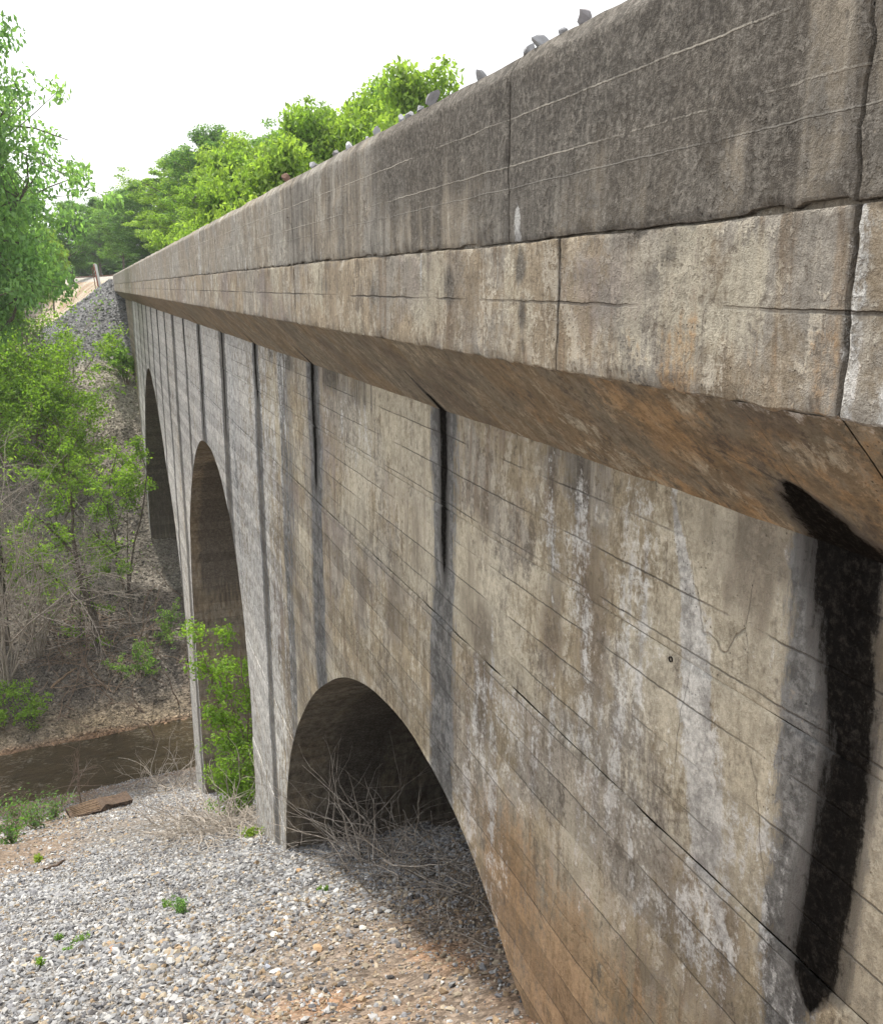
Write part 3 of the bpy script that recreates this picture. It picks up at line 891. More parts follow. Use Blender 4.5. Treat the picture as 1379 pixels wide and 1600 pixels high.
def ground_colour(x, y, z):
    """surface colours: limestone ballast, red clay, ochre gravel bar, dark old ballast, leaf litter"""
    n = len(x)
    col = np.zeros((n, 4))
    col[:, 3] = 1
    t = y - creek_y(x)
    n1 = fbm(x * .35, y * .35, 201)
    n2 = fbm(x * 1.4, y * 1.4, 203)
    grey = np.array([.20, .19, .18])
    clay = np.array([.25, .15, .09])
    dirt = np.array([.20, .15, .11])
    ochre = np.array([.25, .20, .135])
    litter = np.array([.125, .11, .095])
    dark = np.array([.20, .20, .205])
    bar = np.array([.36, .33, .285])
    c = np.tile(grey, (n, 1))

    def mx(c, d, m):
        return c + (d - c) * np.clip(m, 0, 1)[:, None]
    wa = sstep(-.6, 2.2, x - (y - 6) * .09) * sstep(13.5, 7.5, y)
    c = mx(c, dirt, wa * (.5 + .7 * n2))
    c = mx(c, clay, wa * sstep(.42, .62, n2) * sstep(11, 6.5, y))
    le = sstep(17, 24, y) * sstep(-.5, -2.5, x + (y - 20) * .02)
    c = mx(c, dirt, .85 * le)
    c = mx(c, dirt, .5 * sstep(22, 34, y) * n1 * 1.2)
    c = mx(c, clay * .75, sstep(-4.5, -3.0, t) * (t < 0) * .6)
    f = (t > 0)
    c = np.where(f[:, None], litter, c)
    c = mx(c, ochre, f * sstep(6.5, 3.5, t) * (.2 + .8 * n1))
    c = mx(c, clay, f * sstep(3.6, 2.6, t))
    # end cone in ballast
    xt = track_x(y)
    cone = .82 - .66 * np.sqrt((np.maximum(np.abs(x - xt) - 4.2, 0) * 1.15)**2 + np.maximum(101 - y, 0)**2 + .05)
    on = f & (z < cone + 1.4) & (z > cone - 1.2) & (y > 58)
    cc = mx(np.tile(bar, (n, 1)), dark, sstep(-7.2, -5.6, z + 1.5 * (n1 - .5)))
    cc = mx(cc, np.array([.15, .135, .12]), sstep(-9, -14, z) * .7)
    cc = mx(cc, np.array([.11, .085, .06]), sstep(-5, -12, x) * .9)
    cc = mx(cc, np.array([.42, .36, .28]), sstep(103, 108, y) * .9)
    cc = mx(cc, clay, sstep(110, 125, y) * sstep(.5, .6, n1) * .6)
    c = np.where(on[:, None], cc, c)
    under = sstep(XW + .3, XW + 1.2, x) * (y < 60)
    c = mx(c, np.array([.16, .13, .10]), under * .7)  # ground beneath the viaduct darkened to carry its shade
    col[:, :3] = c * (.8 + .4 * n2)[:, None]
    return col


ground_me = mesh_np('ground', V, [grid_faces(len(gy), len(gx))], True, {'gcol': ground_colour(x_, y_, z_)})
t = NT('ground_surface')
p = t.pos()
gc = t.attr('gcol').outputs[0]
vo = t.voro(p, 13)
vo2 = t.voro(p, 30)
cell = t.rgb(vo.outputs[1])[0]
cell2 = t.rgb(vo2.outputs[1])[0]
c = t.mix(.8, gc, t.mix(cell, (.45, .44, .43), (1.5, 1.5, 1.5)), 'MULTIPLY')
c = t.mix(.5, c, t.mix(cell2, (.5, .48, .46), (1.5, 1.5, 1.5)), 'MULTIPLY')
c = t.mix(.7, c, t.mix(t.noise(p, 3.2, 8, .7), (.5, .48, .45), (1.5, 1.5, 1.5)), 'MULTIPLY')
h = t.m('ADD', t.m('MULTIPLY', vo.outputs[0], -1.2), t.m('ADD', t.m('MULTIPLY', vo2.outputs[0], -.5), t.m('MULTIPLY', t.noise(p, 40, 5), .4)))
MAT['ground'] = t.out(t.bsdf(c, .95, t.bump(h, .9, .04), .2))
ground = link('ground', ground_me, MAT['ground'])
tag(ground, 'sloping gravel and earth banks of the ravine', kind='structure')

# creek
xs = axis(-14, 14, .35, -260, 260, 1.12)
ts = np.linspace(-4.2, 4.2, 25)
Xg, Tg = np.meshgrid(xs, ts)
Yg = creek_y(Xg) + Tg
V = np.stack([Xg, Yg, WATER_Z + (fbm(Xg * 1.1, Yg * 1.6, 301) - .5) * .05], -1).reshape(-1, 3)
t = NT('creek_water')
p = t.pos()
c = t.mix(t.noise(t.scale(p, (.5, 1, 1)), .9, 4), (.065, .05, .026), (.135, .105, .058))
rip = t.m('ADD', t.noise(t.scale(p, (.7, 1.6, 1)), 1.7, 5, .65, .8), t.m('MULTIPLY', t.noise(t.scale(p, (1, 1.8, 1)), 11, 4, .6), .35))
glint = t.m('MULTIPLY', t.step(t.noise(t.scale(p, (.7, 1.5, 1)), 3.4, 6, .75, 1.2), .50, .64), t.step(t.noise(p, .55, 3), .46, .60))
c = t.mix(t.m('MULTIPLY', glint, .6), c, (.50, .46, .38))  # pale sky glints on the ripples, painted into the water colour
b = t.node('ShaderNodeBsdfPrincipled')
t.set(b.inputs['Base Color'], c)
b.inputs['Roughness'].default_value = .06
b.inputs['IOR'].default_value = 1.33
t.set(b.inputs['Normal'], t.bump(rip, 1.0, .9))
MAT['water'] = t.out(b.outputs[0])
creek = link('creek_water', mesh_np('creek_water', V, [grid_faces(len(ts), len(xs))], True), MAT['water'])
tag(creek, 'shallow muddy brown creek rippling across the ravine floor', kind='structure')

# ------------------------------------------------------------------ loose stone
ICO = None
def ico():
    g = (1 + 5**.5) / 2
    v = np.array([(-1, g, 0), (1, g, 0), (-1, -g, 0), (1, -g, 0), (0, -1, g), (0, 1, g), (0, -1, -g), (0, 1, -g), (g, 0, -1), (g, 0, 1), (-g, 0, -1), (-g, 0, 1)]) / math.hypot(1, g)
    f = np.array([(0, 11, 5), (0, 5, 1), (0, 1, 7), (0, 7, 10), (0, 10, 11), (1, 5, 9), (5, 11, 4), (11, 10, 2), (10, 7, 6), (7, 1, 8), (3, 9, 4), (3, 4, 2), (3, 2, 6), (3, 6, 8), (3, 8, 9), (4, 9, 5), (2, 4, 11), (6, 2, 10), (8, 6, 7), (9, 8, 1)])
    return v, f


def octa():
    v = np.array([(1, 0, 0), (-1, 0, 0), (0, 1, 0), (0, -1, 0), (0, 0, 1), (0, 0, -1)], float)
    f = np.array([(0, 2, 4), (2, 1, 4), (1, 3, 4), (3, 0, 4), (2, 0, 5), (1, 2, 5), (3, 1, 5), (0, 3, 5)])
    return v, f


def rot_rand(n, r):
    q = r.normal(size=(n, 4))
    q /= np.linalg.norm(q, axis=1)[:, None]
    w, x, y, z = q.T
    return np.stack([np.stack([1 - 2 * (y * y + z * z), 2 * (x * y - z * w), 2 * (x * z + y * w)], -1),
                     np.stack([2 * (x * y + z * w), 1 - 2 * (x * x + z * z), 2 * (y * z - x * w)], -1),
                     np.stack([2 * (x * z - y * w), 2 * (y * z + x * w), 1 - 2 * (x * x + y * y)], -1)], 1)


def stones_geo(P, size, cols, base, r, sq=.55):
    bv, bf = base
    n, k = len(P), len(bv)
    v = bv[None] * (1 + r.uniform(-.42, .38, (n, k, 1)))
    v = v * np.stack([r.uniform(.75, 1.25, n), r.uniform(.6, 1.0, n), r.uniform(sq * .7, sq * 1.3, n)], -1)[:, None, :]
    tilt = rot_rand(n, r)
    v = np.einsum('nij,nkj->nki', tilt, v)
    v[:, :, 2] *= .8
    v = v * size[:, None, None] + P[:, None, :]
    F = (bf[None] + (np.arange(n) * k)[:, None, None]).reshape(-1, 3)
    return v.reshape(-1, 3), F, np.repeat(cols, len(bf), 0)


def stones_mesh(name, P, size, cols, r, full=None):
    """crushed stones; those flagged in full get 20 facets, the rest 8"""
    full = np.zeros(len(P), bool) if full is None else full
    Vs, Fs, Cs, off = [], [], [], 0
    for m_, base in ((full, ico()), (~full, octa())):
        if m_.any():
            v, f, c_ = stones_geo(P[m_], size[m_] * (1 if base[0].shape[0] == 12 else 1.15), cols[m_], base, r)
            Vs.append(v)
            Fs.append(f + off)
            Cs.append(c_)
            off += len(v)
    return mesh_np(name, np.concatenate(Vs), [np.concatenate(Fs)], False, None, {'scol': np.concatenate(Cs)})


t = NT('loose_stone')
p = t.pos()
sc_ = t.attr('scol').outputs[0]
c = t.mix(.6, sc_, t.mix(t.noise(p, 45, 6, .7), (.55, .54, .52), (1.45, 1.45, 1.45)), 'MULTIPLY')
MAT['stone'] = t.out(t.bsdf(c, .92, t.bump(t.noise(p, 70, 5, .7), .5, .008), .25))


def stone_cols(x, y, r):
    """mostly blue-grey and white limestone, tan and rusty towards the wall"""
    n = len(x)
    base = np.array([[.265, .27, .28], [.34, .34, .34], [.18, .18, .19], [.42, .415, .405], [.34, .29, .22], [.29, .215, .14], [.10, .095, .095]])
    wa = np.clip(sstep(-1.8, 2.0, x - (y - 6) * .09 + 2.2 * (fbm(x * .7, y * .7, 209) - .5)) * sstep(14.5, 7.5, y) + .5 * sstep(17, 24, y) * sstep(0, -2.5, x), 0, 1)
    pr = np.stack([.30 - .18 * wa, .26 - .12 * wa, .17 - .06 * wa, .12 - .05 * wa, .07 + .22 * wa, .02 + .17 * wa, .06 + .02 * wa], -1)
    cum = np.cumsum(pr / pr.sum(1, keepdims=True), 1)
    k = (r.random(n)[:, None] > cum).sum(1).clip(0, 6)
    c = base[k] * r.uniform(.65, 1.25, (n, 1))
    return np.c_[c, np.ones(n)]


def scatter(n, x0, x1, y0, y1, r):
    x = r.uniform(x0, x1, n)
    y = r.uniform(y0, y1, n)
    return x, y


r = np.random.default_rng(21)
x, y = scatter(140000, -6.4, 5.6, 4.4, 21, r)
# stones get sparse and small on the bare dirt by the wall and the trodden patch
wa = sstep(-.4, 2.2, x - (y - 6) * .09) * sstep(13, 7.5, y)
bare = np.maximum(wa * .5, .35 * sstep(17, 21, y)) + .5 * (fbm(x * .9, y * .9, 7) - .5)
keep = r.random(len(x)) > np.clip(bare, 0, .9)
z = terrain(x, y)
P = np.stack([x, y, z], -1)
keep &= in_view(P, 240)
P, wa_ = P[keep], wa[keep]
size = np.exp(r.normal(math.log(.0245), .55, len(P))) * (1 - .42 * wa_)
size = np.minimum(size, .062)
size *= .85 + .4 * sstep(.55, .7, fbm(P[:, 0] * .8, P[:, 1] * .8, 17))
P[:, 2] += size * .22
g1 = link('ballast_gravel', stones_mesh('ballast_gravel', P, size, stone_cols(P[:, 0], P[:, 1], r), r, (size * 13 / P[:, 1] > .038) & in_view(P, 20)), MAT['stone'])
tag(g1, 'spilled grey limestone ballast covering the near bank', 'gravel', kind='stuff')
x, y = scatter(46000, -11, 5, 21, 47.6, r)
z = terrain(x, y)
P = np.stack([x, y, z], -1)
keep = in_view(P, 150) & (r.random(len(x)) > .55 * sstep(.45, .6, fbm(x * .4, y * .4, 27)) + .35 * sstep(-1, -3, x) * sstep(34, 24, y))
P = P[keep]
size = np.exp(r.normal(math.log(.042), .3, len(P)))
g2 = link('bank_gravel', stones_mesh('bank_gravel', P, size, stone_cols(P[:, 0], P[:, 1], r), r), MAT['stone'])
tag(g2, 'finer grey gravel on the low bank down by the creek', 'gravel', kind='stuff')
x, y = scatter(42000, -9, 5, 53, 103, r)
z = terrain(x, y)
P = np.stack([x, y, z], -1)
xt = 6.1
cone = .82 - .66 * np.sqrt((np.maximum(np.abs(x - xt) - 4.2, 0) * 1.15)**2 + np.maximum(101 - y, 0)**2)
keep = in_view(P, 20) & (r.random(len(x)) > .6 * sstep(-4, -9, x)) & (np.abs(y - creek_y(x)) > 2.7)
P = P[keep]
gcol = ground_colour(P[:, 0], P[:, 1], P[:, 2])
gcol[:, :3] *= r.uniform(.45, 1.75, (len(P), 1))
size = np.exp(r.normal(math.log(.08), .35, len(P)))
g3 = link('cone_gravel', stones_mesh('cone_gravel', P, size, gcol, r), MAT['stone'])
tag(g3, 'brownish ballast spilled down the far embankment cone', 'gravel', kind='stuff')


def big_stone(loc, s, label, col, group=None, cat='stone', seed=0, flat=1.0, name='stone'):
    r = np.random.default_rng(900 + seed)
    bv, bf = ico()
    # one subdivision for a fuller, chipped outline
    V = list(bv)
    F, cache = [], {}
    def mid(a, b):
        k = (min(a, b), max(a, b))
        if k not in cache:
            q = (V[a] + V[b]) / 2
            V.append(q / np.linalg.norm(q) * .97)
            cache[k] = len(V) - 1
        return cache[k]
    for a, b, c_ in bf:
        ab, bc, ca = mid(a, b), mid(b, c_), mid(c_, a)
        F += [(a, ab, ca), (b, bc, ab), (c_, ca, bc), (ab, bc, ca)]
    V = np.array(V)
    # chop with random planes: angular crushed rock
    for _ in range(10):
        nrm = r.normal(size=3)
        nrm /= np.linalg.norm(nrm)
        d = V @ nrm
        lim = r.uniform(.42, .75)
        V = np.where((d > lim)[:, None], V - (d - lim)[:, None] * nrm, V)
    V += r.normal(size=V.shape) * .025
    V = V * np.array([1.0, .8, .72 * flat]) * s
    V = V @ rot_rand(1, r)[0].T if flat > .6 else V @ np.array([[math.cos(seed), -math.sin(seed), 0], [math.sin(seed), math.cos(seed), 0], [.1, 0, 1]]).T
    lo = V[:, 2].min()
    V[:, 2] -= lo
    me = mesh_np(name, V, [np.array(F)], False, None, {'scol': np.tile([*col, 1.0], (len(F), 1))})
    o = link(name, me, MAT['stone'])
    o.location = loc
    tag(o, label, cat, group)
    return o


G_ST = 'ballast stones left on the parapet'
GREY = (.34, .345, .36)
DKG = (.20, .195, .20)
PST = [  # u, v of the stone's middle, width in px, colour, label
    (868, 56, 23, GREY, 'largest rounded grey ballast stone on the parapet, right half of a touching pair'),
    (849, 67, 17, GREY, 'pale grey ballast stone touching the largest stone on the parapet, on its left'),
    (935, 24, 21, (.27, .26, .27), 'blocky grey ballast stone on the parapet beside the highest tiny one'),
    (953, 15, 7, GREY, 'tiny grey ballast stone highest up along the parapet top'),
    (905, 41, 12, GREY, 'low flat ballast stone on the parapet between the pair and the blocky stone'),
    (770, 111, 17, GREY, 'lone flat pale ballast stone on the parapet left of the touching pair'),
    (692, 147, 22, DKG, 'dark angular ballast stone on the parapet right of the tall tree crown'),
    (675, 159, 11, GREY, 'small grey ballast stone touching the left of the dark angular stone'),
    (656, 167, 13, GREY, 'small pointed grey ballast stone second left of the dark angular stone'),
    (643, 177, 10, GREY, 'small flat ballast stone third left of the dark angular stone'),
    (604, 198, 11, GREY, 'low grey ballast stone on the parapet edge below the tall tree crown'),
    (590, 206, 8, GREY, 'very small ballast stone just left of the low grey one below the tall crown'),
    (559, 219, 13, (.42, .42, .44), 'pale bluish ballast stone on the parapet against light green leaves'),
    (537, 232, 12, DKG, 'flat dark ballast stone left of the pale bluish stone on the parapet'),
    (501, 255, 12, GREY, 'flat grey ballast stone on the parapet about midway along its visible top'),
    (457, 279, 13, (.16, .10, .075), 'dark rusty ballast stone farthest away along the parapet top'),
]
for i, (u, v, wpx, col, lab) in enumerate(PST):
    q = at_x(u, v, XF + .16)
    s = .5 * wpx / 1450 * float(q @ FWD) * 1.75
    big_stone((XF + .065 + s * .3, q[1], 1.135), s, lab, col, G_ST, 'stone', i, 1.0, 'ballast_stone')

# ------------------------------------------------------------------ vegetation
def leaf_mat(name, c1, c2, trans=.45):
    t = NT(name)
    a = t.attr('lcol').outputs[0]
    g = t.rgb(a)
    c = t.mix(g[0], c1, c2)
    c = t.mix(1.0, c, t.mix(g[1], (.6, .6, .6), (1.35, 1.35, 1.35)), 'MULTIPLY')
    b = t.bsdf(c, .55, None, .3)
    tr = t.node('ShaderNodeBsdfTranslucent')
    t.set(tr.inputs[0], t.mix(1.0, c, (1.25, 1.3, .55), 'MULTIPLY'))
    mx = t.node('ShaderNodeMixShader')
    mx.inputs[0].default_value = trans
    t.t.links.new(b, mx.inputs[1])
    t.t.links.new(tr.outputs[0], mx.inputs[2])
    return t.out(mx.outputs[0])


MAT['leaf_bright'] = leaf_mat('bright_leaf', (.15, .27, .05), (.30, .43, .10), .58)
MAT['leaf_yellow'] = leaf_mat('yellow_leaf', (.17, .28, .05), (.31, .43, .10), .58)
MAT['leaf_mid'] = leaf_mat('mid_leaf', (.12, .24, .06), (.24, .38, .10), .58)
MAT['leaf_dark'] = leaf_mat('dark_leaf', (.085, .18, .06), (.16, .28, .085), .55)
MAT['leaf_cool'] = leaf_mat('cool_leaf', (.15, .29, .12), (.26, .42, .17), .6)
MAT['leaf_fresh'] = leaf_mat('fresh_leaf', (.135, .255, .035), (.26, .40, .07), .55)
MAT['moss'] = leaf_mat('moss_green', (.18, .28, .03), (.27, .38, .05))


def bark_mat(name, c1, c2):
    t = NT(name)
    p = t.node('ShaderNodeTexCoord').outputs['Object']
    n1 = t.noise(t.scale(p, (6, 6, 1.2)), 3, 6, .65)
    return t.out(t.bsdf(t.mix(t.step(n1, .35, .65), c1, c2), .95, t.bump(n1, .6, .02), .2))


MAT['bark'] = bark_mat('tree_bark', (.07, .055, .042), (.17, .145, .12))
MAT['twig'] = bark_mat('dead_twig', (.22, .185, .15), (.42, .38, .33))
MAT['twig_shade'] = bark_mat('shaded_twig', (.13, .11, .092), (.27, .245, .215))  # darker copy of the dead twig, arch shade put into the colour
MAT['twig_brown'] = bark_mat('brown_twig', (.12, .085, .06), (.26, .20, .155))
MAT['timber'] = bark_mat('old_timber', (.045, .034, .027), (.13, .09, .065))
MAT['timber_end'] = bark_mat('split_timber', (.17, .115, .075), (.30, .22, .15))


def leaves_mesh(name, centres, crad, n, size, r, flat=.75, tone=None, up=.35):
    """leaf-sized folded quads spread through clumps"""
    k = len(centres)
    w = crad**2
    pick = r.choice(k, n, p=w / w.sum())
    d = r.normal(size=(n, 3))
    d /= np.linalg.norm(d, axis=1)[:, None]
    rad = r.random(n)**.45
    P = centres[pick] + d * (rad * crad[pick])[:, None] * np.array([1, 1, flat])
    nrm = d * .5 + r.normal(size=(n, 3)) * .75
    nrm[:, 2] += up
    nrm /= np.linalg.norm(nrm, axis=1)[:, None]
    tg = np.cross(nrm, r.normal(size=(n, 3)))
    tg /= np.linalg.norm(tg, axis=1)[:, None] + 1e-9
    bt = np.cross(nrm, tg)
    s = size * r.uniform(.65, 1.35, n)[:, None]
    v = np.stack([P - tg * s, P + bt * s * .5 + nrm * s * .12, P + tg * s, P - bt * s * .5 + nrm * s * .12], 1)
    F = np.arange(n * 4).reshape(n, 4)
    tn = r.random(k) if tone is None else tone
    col = np.zeros((n, 4))
    col[:, 0] = np.clip(.65 * tn[pick] + .35 * r.random(n) + .15 * d[:, 2], 0, 1)
    col[:, 1] = r.random(n)
    col[:, 3] = 1
    return mesh_np(name, v.reshape(-1, 3), [F], False, None, {'lcol': col})


def branch_path(p0, p1, r, bend=.12, n=6):
    t_ = np.linspace(0, 1, n)[:, None]
    P = p0 + (p1 - p0) * t_
    L = np.linalg.norm(p1 - p0)
    off = r.normal(size=3) * bend * L
    P = P + off * np.sin(t_ * math.pi) + r.normal(size=(n, 3)) * .02 * L * (t_ > 0) * (t_ < 1)
    return P


def tree_proto(seed, h, rad, base, nclump, nleaf, lsize, lmat, trunk_r=.22, taper=1.0, lean=(0, 0), narrow=1.0, dome=False):
    """trunk with limbs, and a crown of many leaf clumps: returns (trunk mesh, crown mesh)"""
    r = np.random.default_rng(seed)
    cen, cr = [], []
    nl = max(7, nclump // 9)
    lobes = []
    for i in range(nl):                     # main limbs carry lobes of different reach
        f = (i + .5) / nl
        a = i * 2.4 + r.uniform(-.4, .4)
        hz = base + (h - base) * (f**.85)
        prof = math.sin(math.pi * min(1, .18 + .8 * f))**.8
        if dome:
            prof = min(1.0, .55 + f) * math.sqrt(max(.04, 1 - f**2.6))
        reach = rad * prof * r.uniform(.6, 1.1) * narrow
        lobes.append((a, hz, reach))
    m = MB()
    tp = np.array([[0, 0, -.6], [.02 * h * r.normal(), .02 * h * r.normal(), h * .3], [lean[0] * .6 + .02 * h * r.normal(), lean[1] * .6, h * .62], [lean[0], lean[1], h * .93]])
    tt_ = np.linspace(0, 1, 12)
    tp = np.stack([np.interp(tt_, [0, .33, .66, 1], tp[:, k]) for k in range(3)], -1)
    m.tube(tp, trunk_r * (1 - .88 * tt_), 7)

    def axis_at(z):
        return np.array([np.interp(z, tp[:, 2], tp[:, 0]), np.interp(z, tp[:, 2], tp[:, 1]), z])
    for a, hz, reach in lobes:
        st = axis_at(max(base * .6, hz - reach * .55))
        en = axis_at(hz) + np.array([math.cos(a), math.sin(a), 0]) * reach * .85 + np.array([0, 0, r.uniform(-.03, .06) * h])
        P = branch_path(st, en, r, .1, 7)
        m.tube(P, np.linspace(trunk_r * .38, trunk_r * .06, 7), 5)
        k = max(4, nclump // nl)
        for j in range(k):
            s = r.uniform(.35, 1.1)
            q = st + (en - st) * s + r.normal(size=3) * reach * .2 * np.array([1, 1, .8])
            cen.append(q)
            cr.append(rad * r.uniform(.09, .23) * (1.15 - .35 * s))
            if j % 2 == 0:
                m.tube(branch_path(P[3], q, r, .1, 4), np.linspace(trunk_r * .12, .012, 4), 4)
    for j in range(nclump // 8):
        q = axis_at(h * r.uniform(.75, 1.0)) + r.normal(size=3) * rad * .12
        cen.append(q)
        cr.append(rad * r.uniform(.12, .2))
    cen, cr = np.array(cen), np.array(cr)
    return m.mesh('trunk'), leaves_mesh('crown', cen, cr, nleaf, lsize, r), lmat


def place_tree(proto, loc, rz, s, label, group=None, name='tree', cat='tree', mat=None):
    tm, cm, lm = proto
    e = empty(name, loc, rz)
    e.scale = (s[0], s[0], s[1]) if isinstance(s, tuple) else (s, s, s)
    link('trunk', tm, MAT['bark'], e)
    cr_ = link('crown', cm, MAT[lm], e)
    cr_.material_slots[0].link = 'OBJECT'
    cr_.material_slots[0].material = MAT[lm]
    tag(e, label, cat, group)
    return e


def variant(proto, lm):
    """same shapes in another leaf colour"""
    return (proto[0], proto[1], lm)


TA = tree_proto(1, 22, 6.2, 9, 240, 40000, .14, 'leaf_bright', .26, dome=True)
TB = tree_proto(2, 24, 6.4, 7, 240, 36000, .15, 'leaf_mid', .28, dome=True)
TC = tree_proto(3, 17, 5.6, 5, 230, 38000, .13, 'leaf_bright', .22, dome=True)
TD = tree_proto(4, 26, 5.0, 9, 130, 20000, .20, 'leaf_cool', .30, dome=True)
TBd = variant(TB, 'leaf_dark')
TAm = variant(TA, 'leaf_mid')
TCy = variant(TC, 'leaf_yellow')
TC2 = tree_proto(5, 17, 5.6, 4, 230, 38000, .13, 'leaf_yellow', .22, dome=True)
TCd = variant(TC2, 'leaf_dark')
TDb = variant(TD, 'leaf_bright')


def tree_at(proto, u, v_top, y, width_px, label, group, name='broadleaf_tree', rz=0.0, base_h=22., base_r=6.0, gz=None, minr=.72):
    """a tree whose top stands where the photograph's ray through (u, v_top) reaches depth y"""
    q = at_y(u, v_top, y)
    g = float(terrain(q[0], q[1])) if gz is None else gz
    hgt = q[2] - g
    dep = float(q @ FWD)
    sr = (width_px * dep / 1450) / (2 * base_r)
    sz = hgt / base_h
    return place_tree(proto, (q[0], q[1], g - .2), rz, (max(sr, minr * sz), sz), label, group, name)


GR = 'wood beyond the viaduct'
# behind the parapet, right to left
tree_at(TAm, 598, 132, 70, 200, 'tall bright green tree with the highest rounded crown above the parapet', GR, rz=.4)
tree_at(TCy, 655, 152, 60, 150, 'light green tree nearest behind the parapet, right of the tall crown', GR, rz=1.9, base_h=17, base_r=5.6)
tree_at(TC2, 545, 185, 66, 190, 'yellowish green tree close left of the tallest crown above the parapet', GR, rz=2.2, base_h=17, base_r=5.6)
tree_at(TC, 515, 190, 82, 200, 'soft green tree filling the dip left of the yellowish one', GR, rz=.2, base_h=17, base_r=5.6)
tree_at(TC, 478, 205, 68, 230, 'light green bushy tree above the middle of the parapet', GR, rz=.9, base_h=17, base_r=5.6)
tree_at(TAm, 430, 205, 96, 220, 'thin topped pale tree behind the bushy one over the parapet', GR, rz=4.0)
tree_at(TCy, 440, 262, 60, 200, 'low sunlit leafy tree close behind the parapet', GR, rz=3.3, base_h=17, base_r=5.6)
tree_at(TC2, 385, 235, 84, 220, 'broad yellow green tree leaning over the far half of the parapet', GR, rz=5.2, base_h=17, base_r=5.6)
tree_at(TC, 360, 262, 76, 170, 'rounded mid height tree between the broad one and the parapet', GR, rz=1.5, base_h=17, base_r=5.6)
tree_at(TBd, 326, 202, 112, 150, 'darker tree with a small raised crown breaking the skyline', GR, rz=2.6, base_h=24, base_r=5.4)
tree_at(TA, 285, 236, 120, 170, 'mid green rounded tree on the sloping skyline left of the dark crown', GR, rz=1.2)
tree_at(TC, 325, 270, 98, 170, 'small bright tree low behind the far end of the parapet', GR, rz=4.4, base_h=17, base_r=5.6)
tree_at(TDb, 250, 272, 132, 130, 'upright light tree above the bend of the track', GR, rz=.1, base_h=26, base_r=5)
tree_at(TBd, 212, 286, 152, 120, 'tree with a dark top over the bend of the track', GR, rz=3.9, base_h=24, base_r=5.4)
tree_at(TC, 268, 325, 128, 130, 'shaded low tree right above the distant end of the parapet', GR, rz=2.0, base_h=17, base_r=5.6)
tree_at(TAm, 182, 298, 172, 110, 'pale distant tree in the middle of the gap', GR, rz=2.9)
tree_at(TBd, 150, 312, 192, 100, 'distant dark tree at the lowest point of the skyline', GR, rz=.6, base_h=24, base_r=5.4)
tree_at(TCd, 215, 340, 175, 120, 'dark undergrowth tree behind the rails', GR, rz=1.0, base_h=17, base_r=5.6)
tree_at(TCd, 135, 345, 210, 110, 'dark undergrowth tree behind the white marker post', GR, rz=2.7, base_h=17, base_r=5.6)
tree_at(TCd, 175, 350, 215, 120, 'darkest low tree farthest along the track', GR, rz=5.0, base_h=17, base_r=5.6)
tree_at(TCd, 245, 372, 150, 120, 'low dark tree where the parapet meets the wood', GR, rz=.3, base_h=17, base_r=5.6)
tree_at(TCd, 195, 392, 205, 150, 'lowest dark bushy tree right behind the curving rails', GR, rz=4.1, base_h=17, base_r=5.6)
tree_at(TCd, 128, 388, 225, 150, 'lowest dark bushy tree far left along the rails', GR, rz=3.0, base_h=17, base_r=5.6)
# left of the creek
GL = 'trees on the left bank'
TL = tree_proto(11, 30, 8.0, 16, 330, 54000, .155, 'leaf_cool', .34)
tree_at(TL, -120, -80, 62, 430, 'tall pale green tree with open side branches at the left edge', GL, rz=.35, base_h=30, base_r=8.0, minr=0)
TLb = tree_proto(12, 20, 6.0, 6, 220, 36000, .15, 'leaf_cool', .25, dome=True)
tree_at(TLb, 8, 275, 92, 150, 'leafy tree below the tall left tree, reaching right towards the gap', GL, rz=2.1, base_h=20, base_r=6.0, minr=0)
tree_at(variant(TLb, 'leaf_yellow'), 72, 358, 126, 76, 'yellow green tree beside the embankment left of the white marker post', GL, rz=4.2, base_h=20, base_r=6.0, minr=0)
tree_at(variant(TLb, 'leaf_mid'), -40, 310, 86, 170, 'shaded tree at the left edge under the tall tree', GL, rz=5.4, base_h=20, base_r=6.0, minr=0)
tree_at(TCd, 105, 318, 160, 110, 'dark tree seen past the left trees', GL, rz=3.6, base_h=17, base_r=5.6)


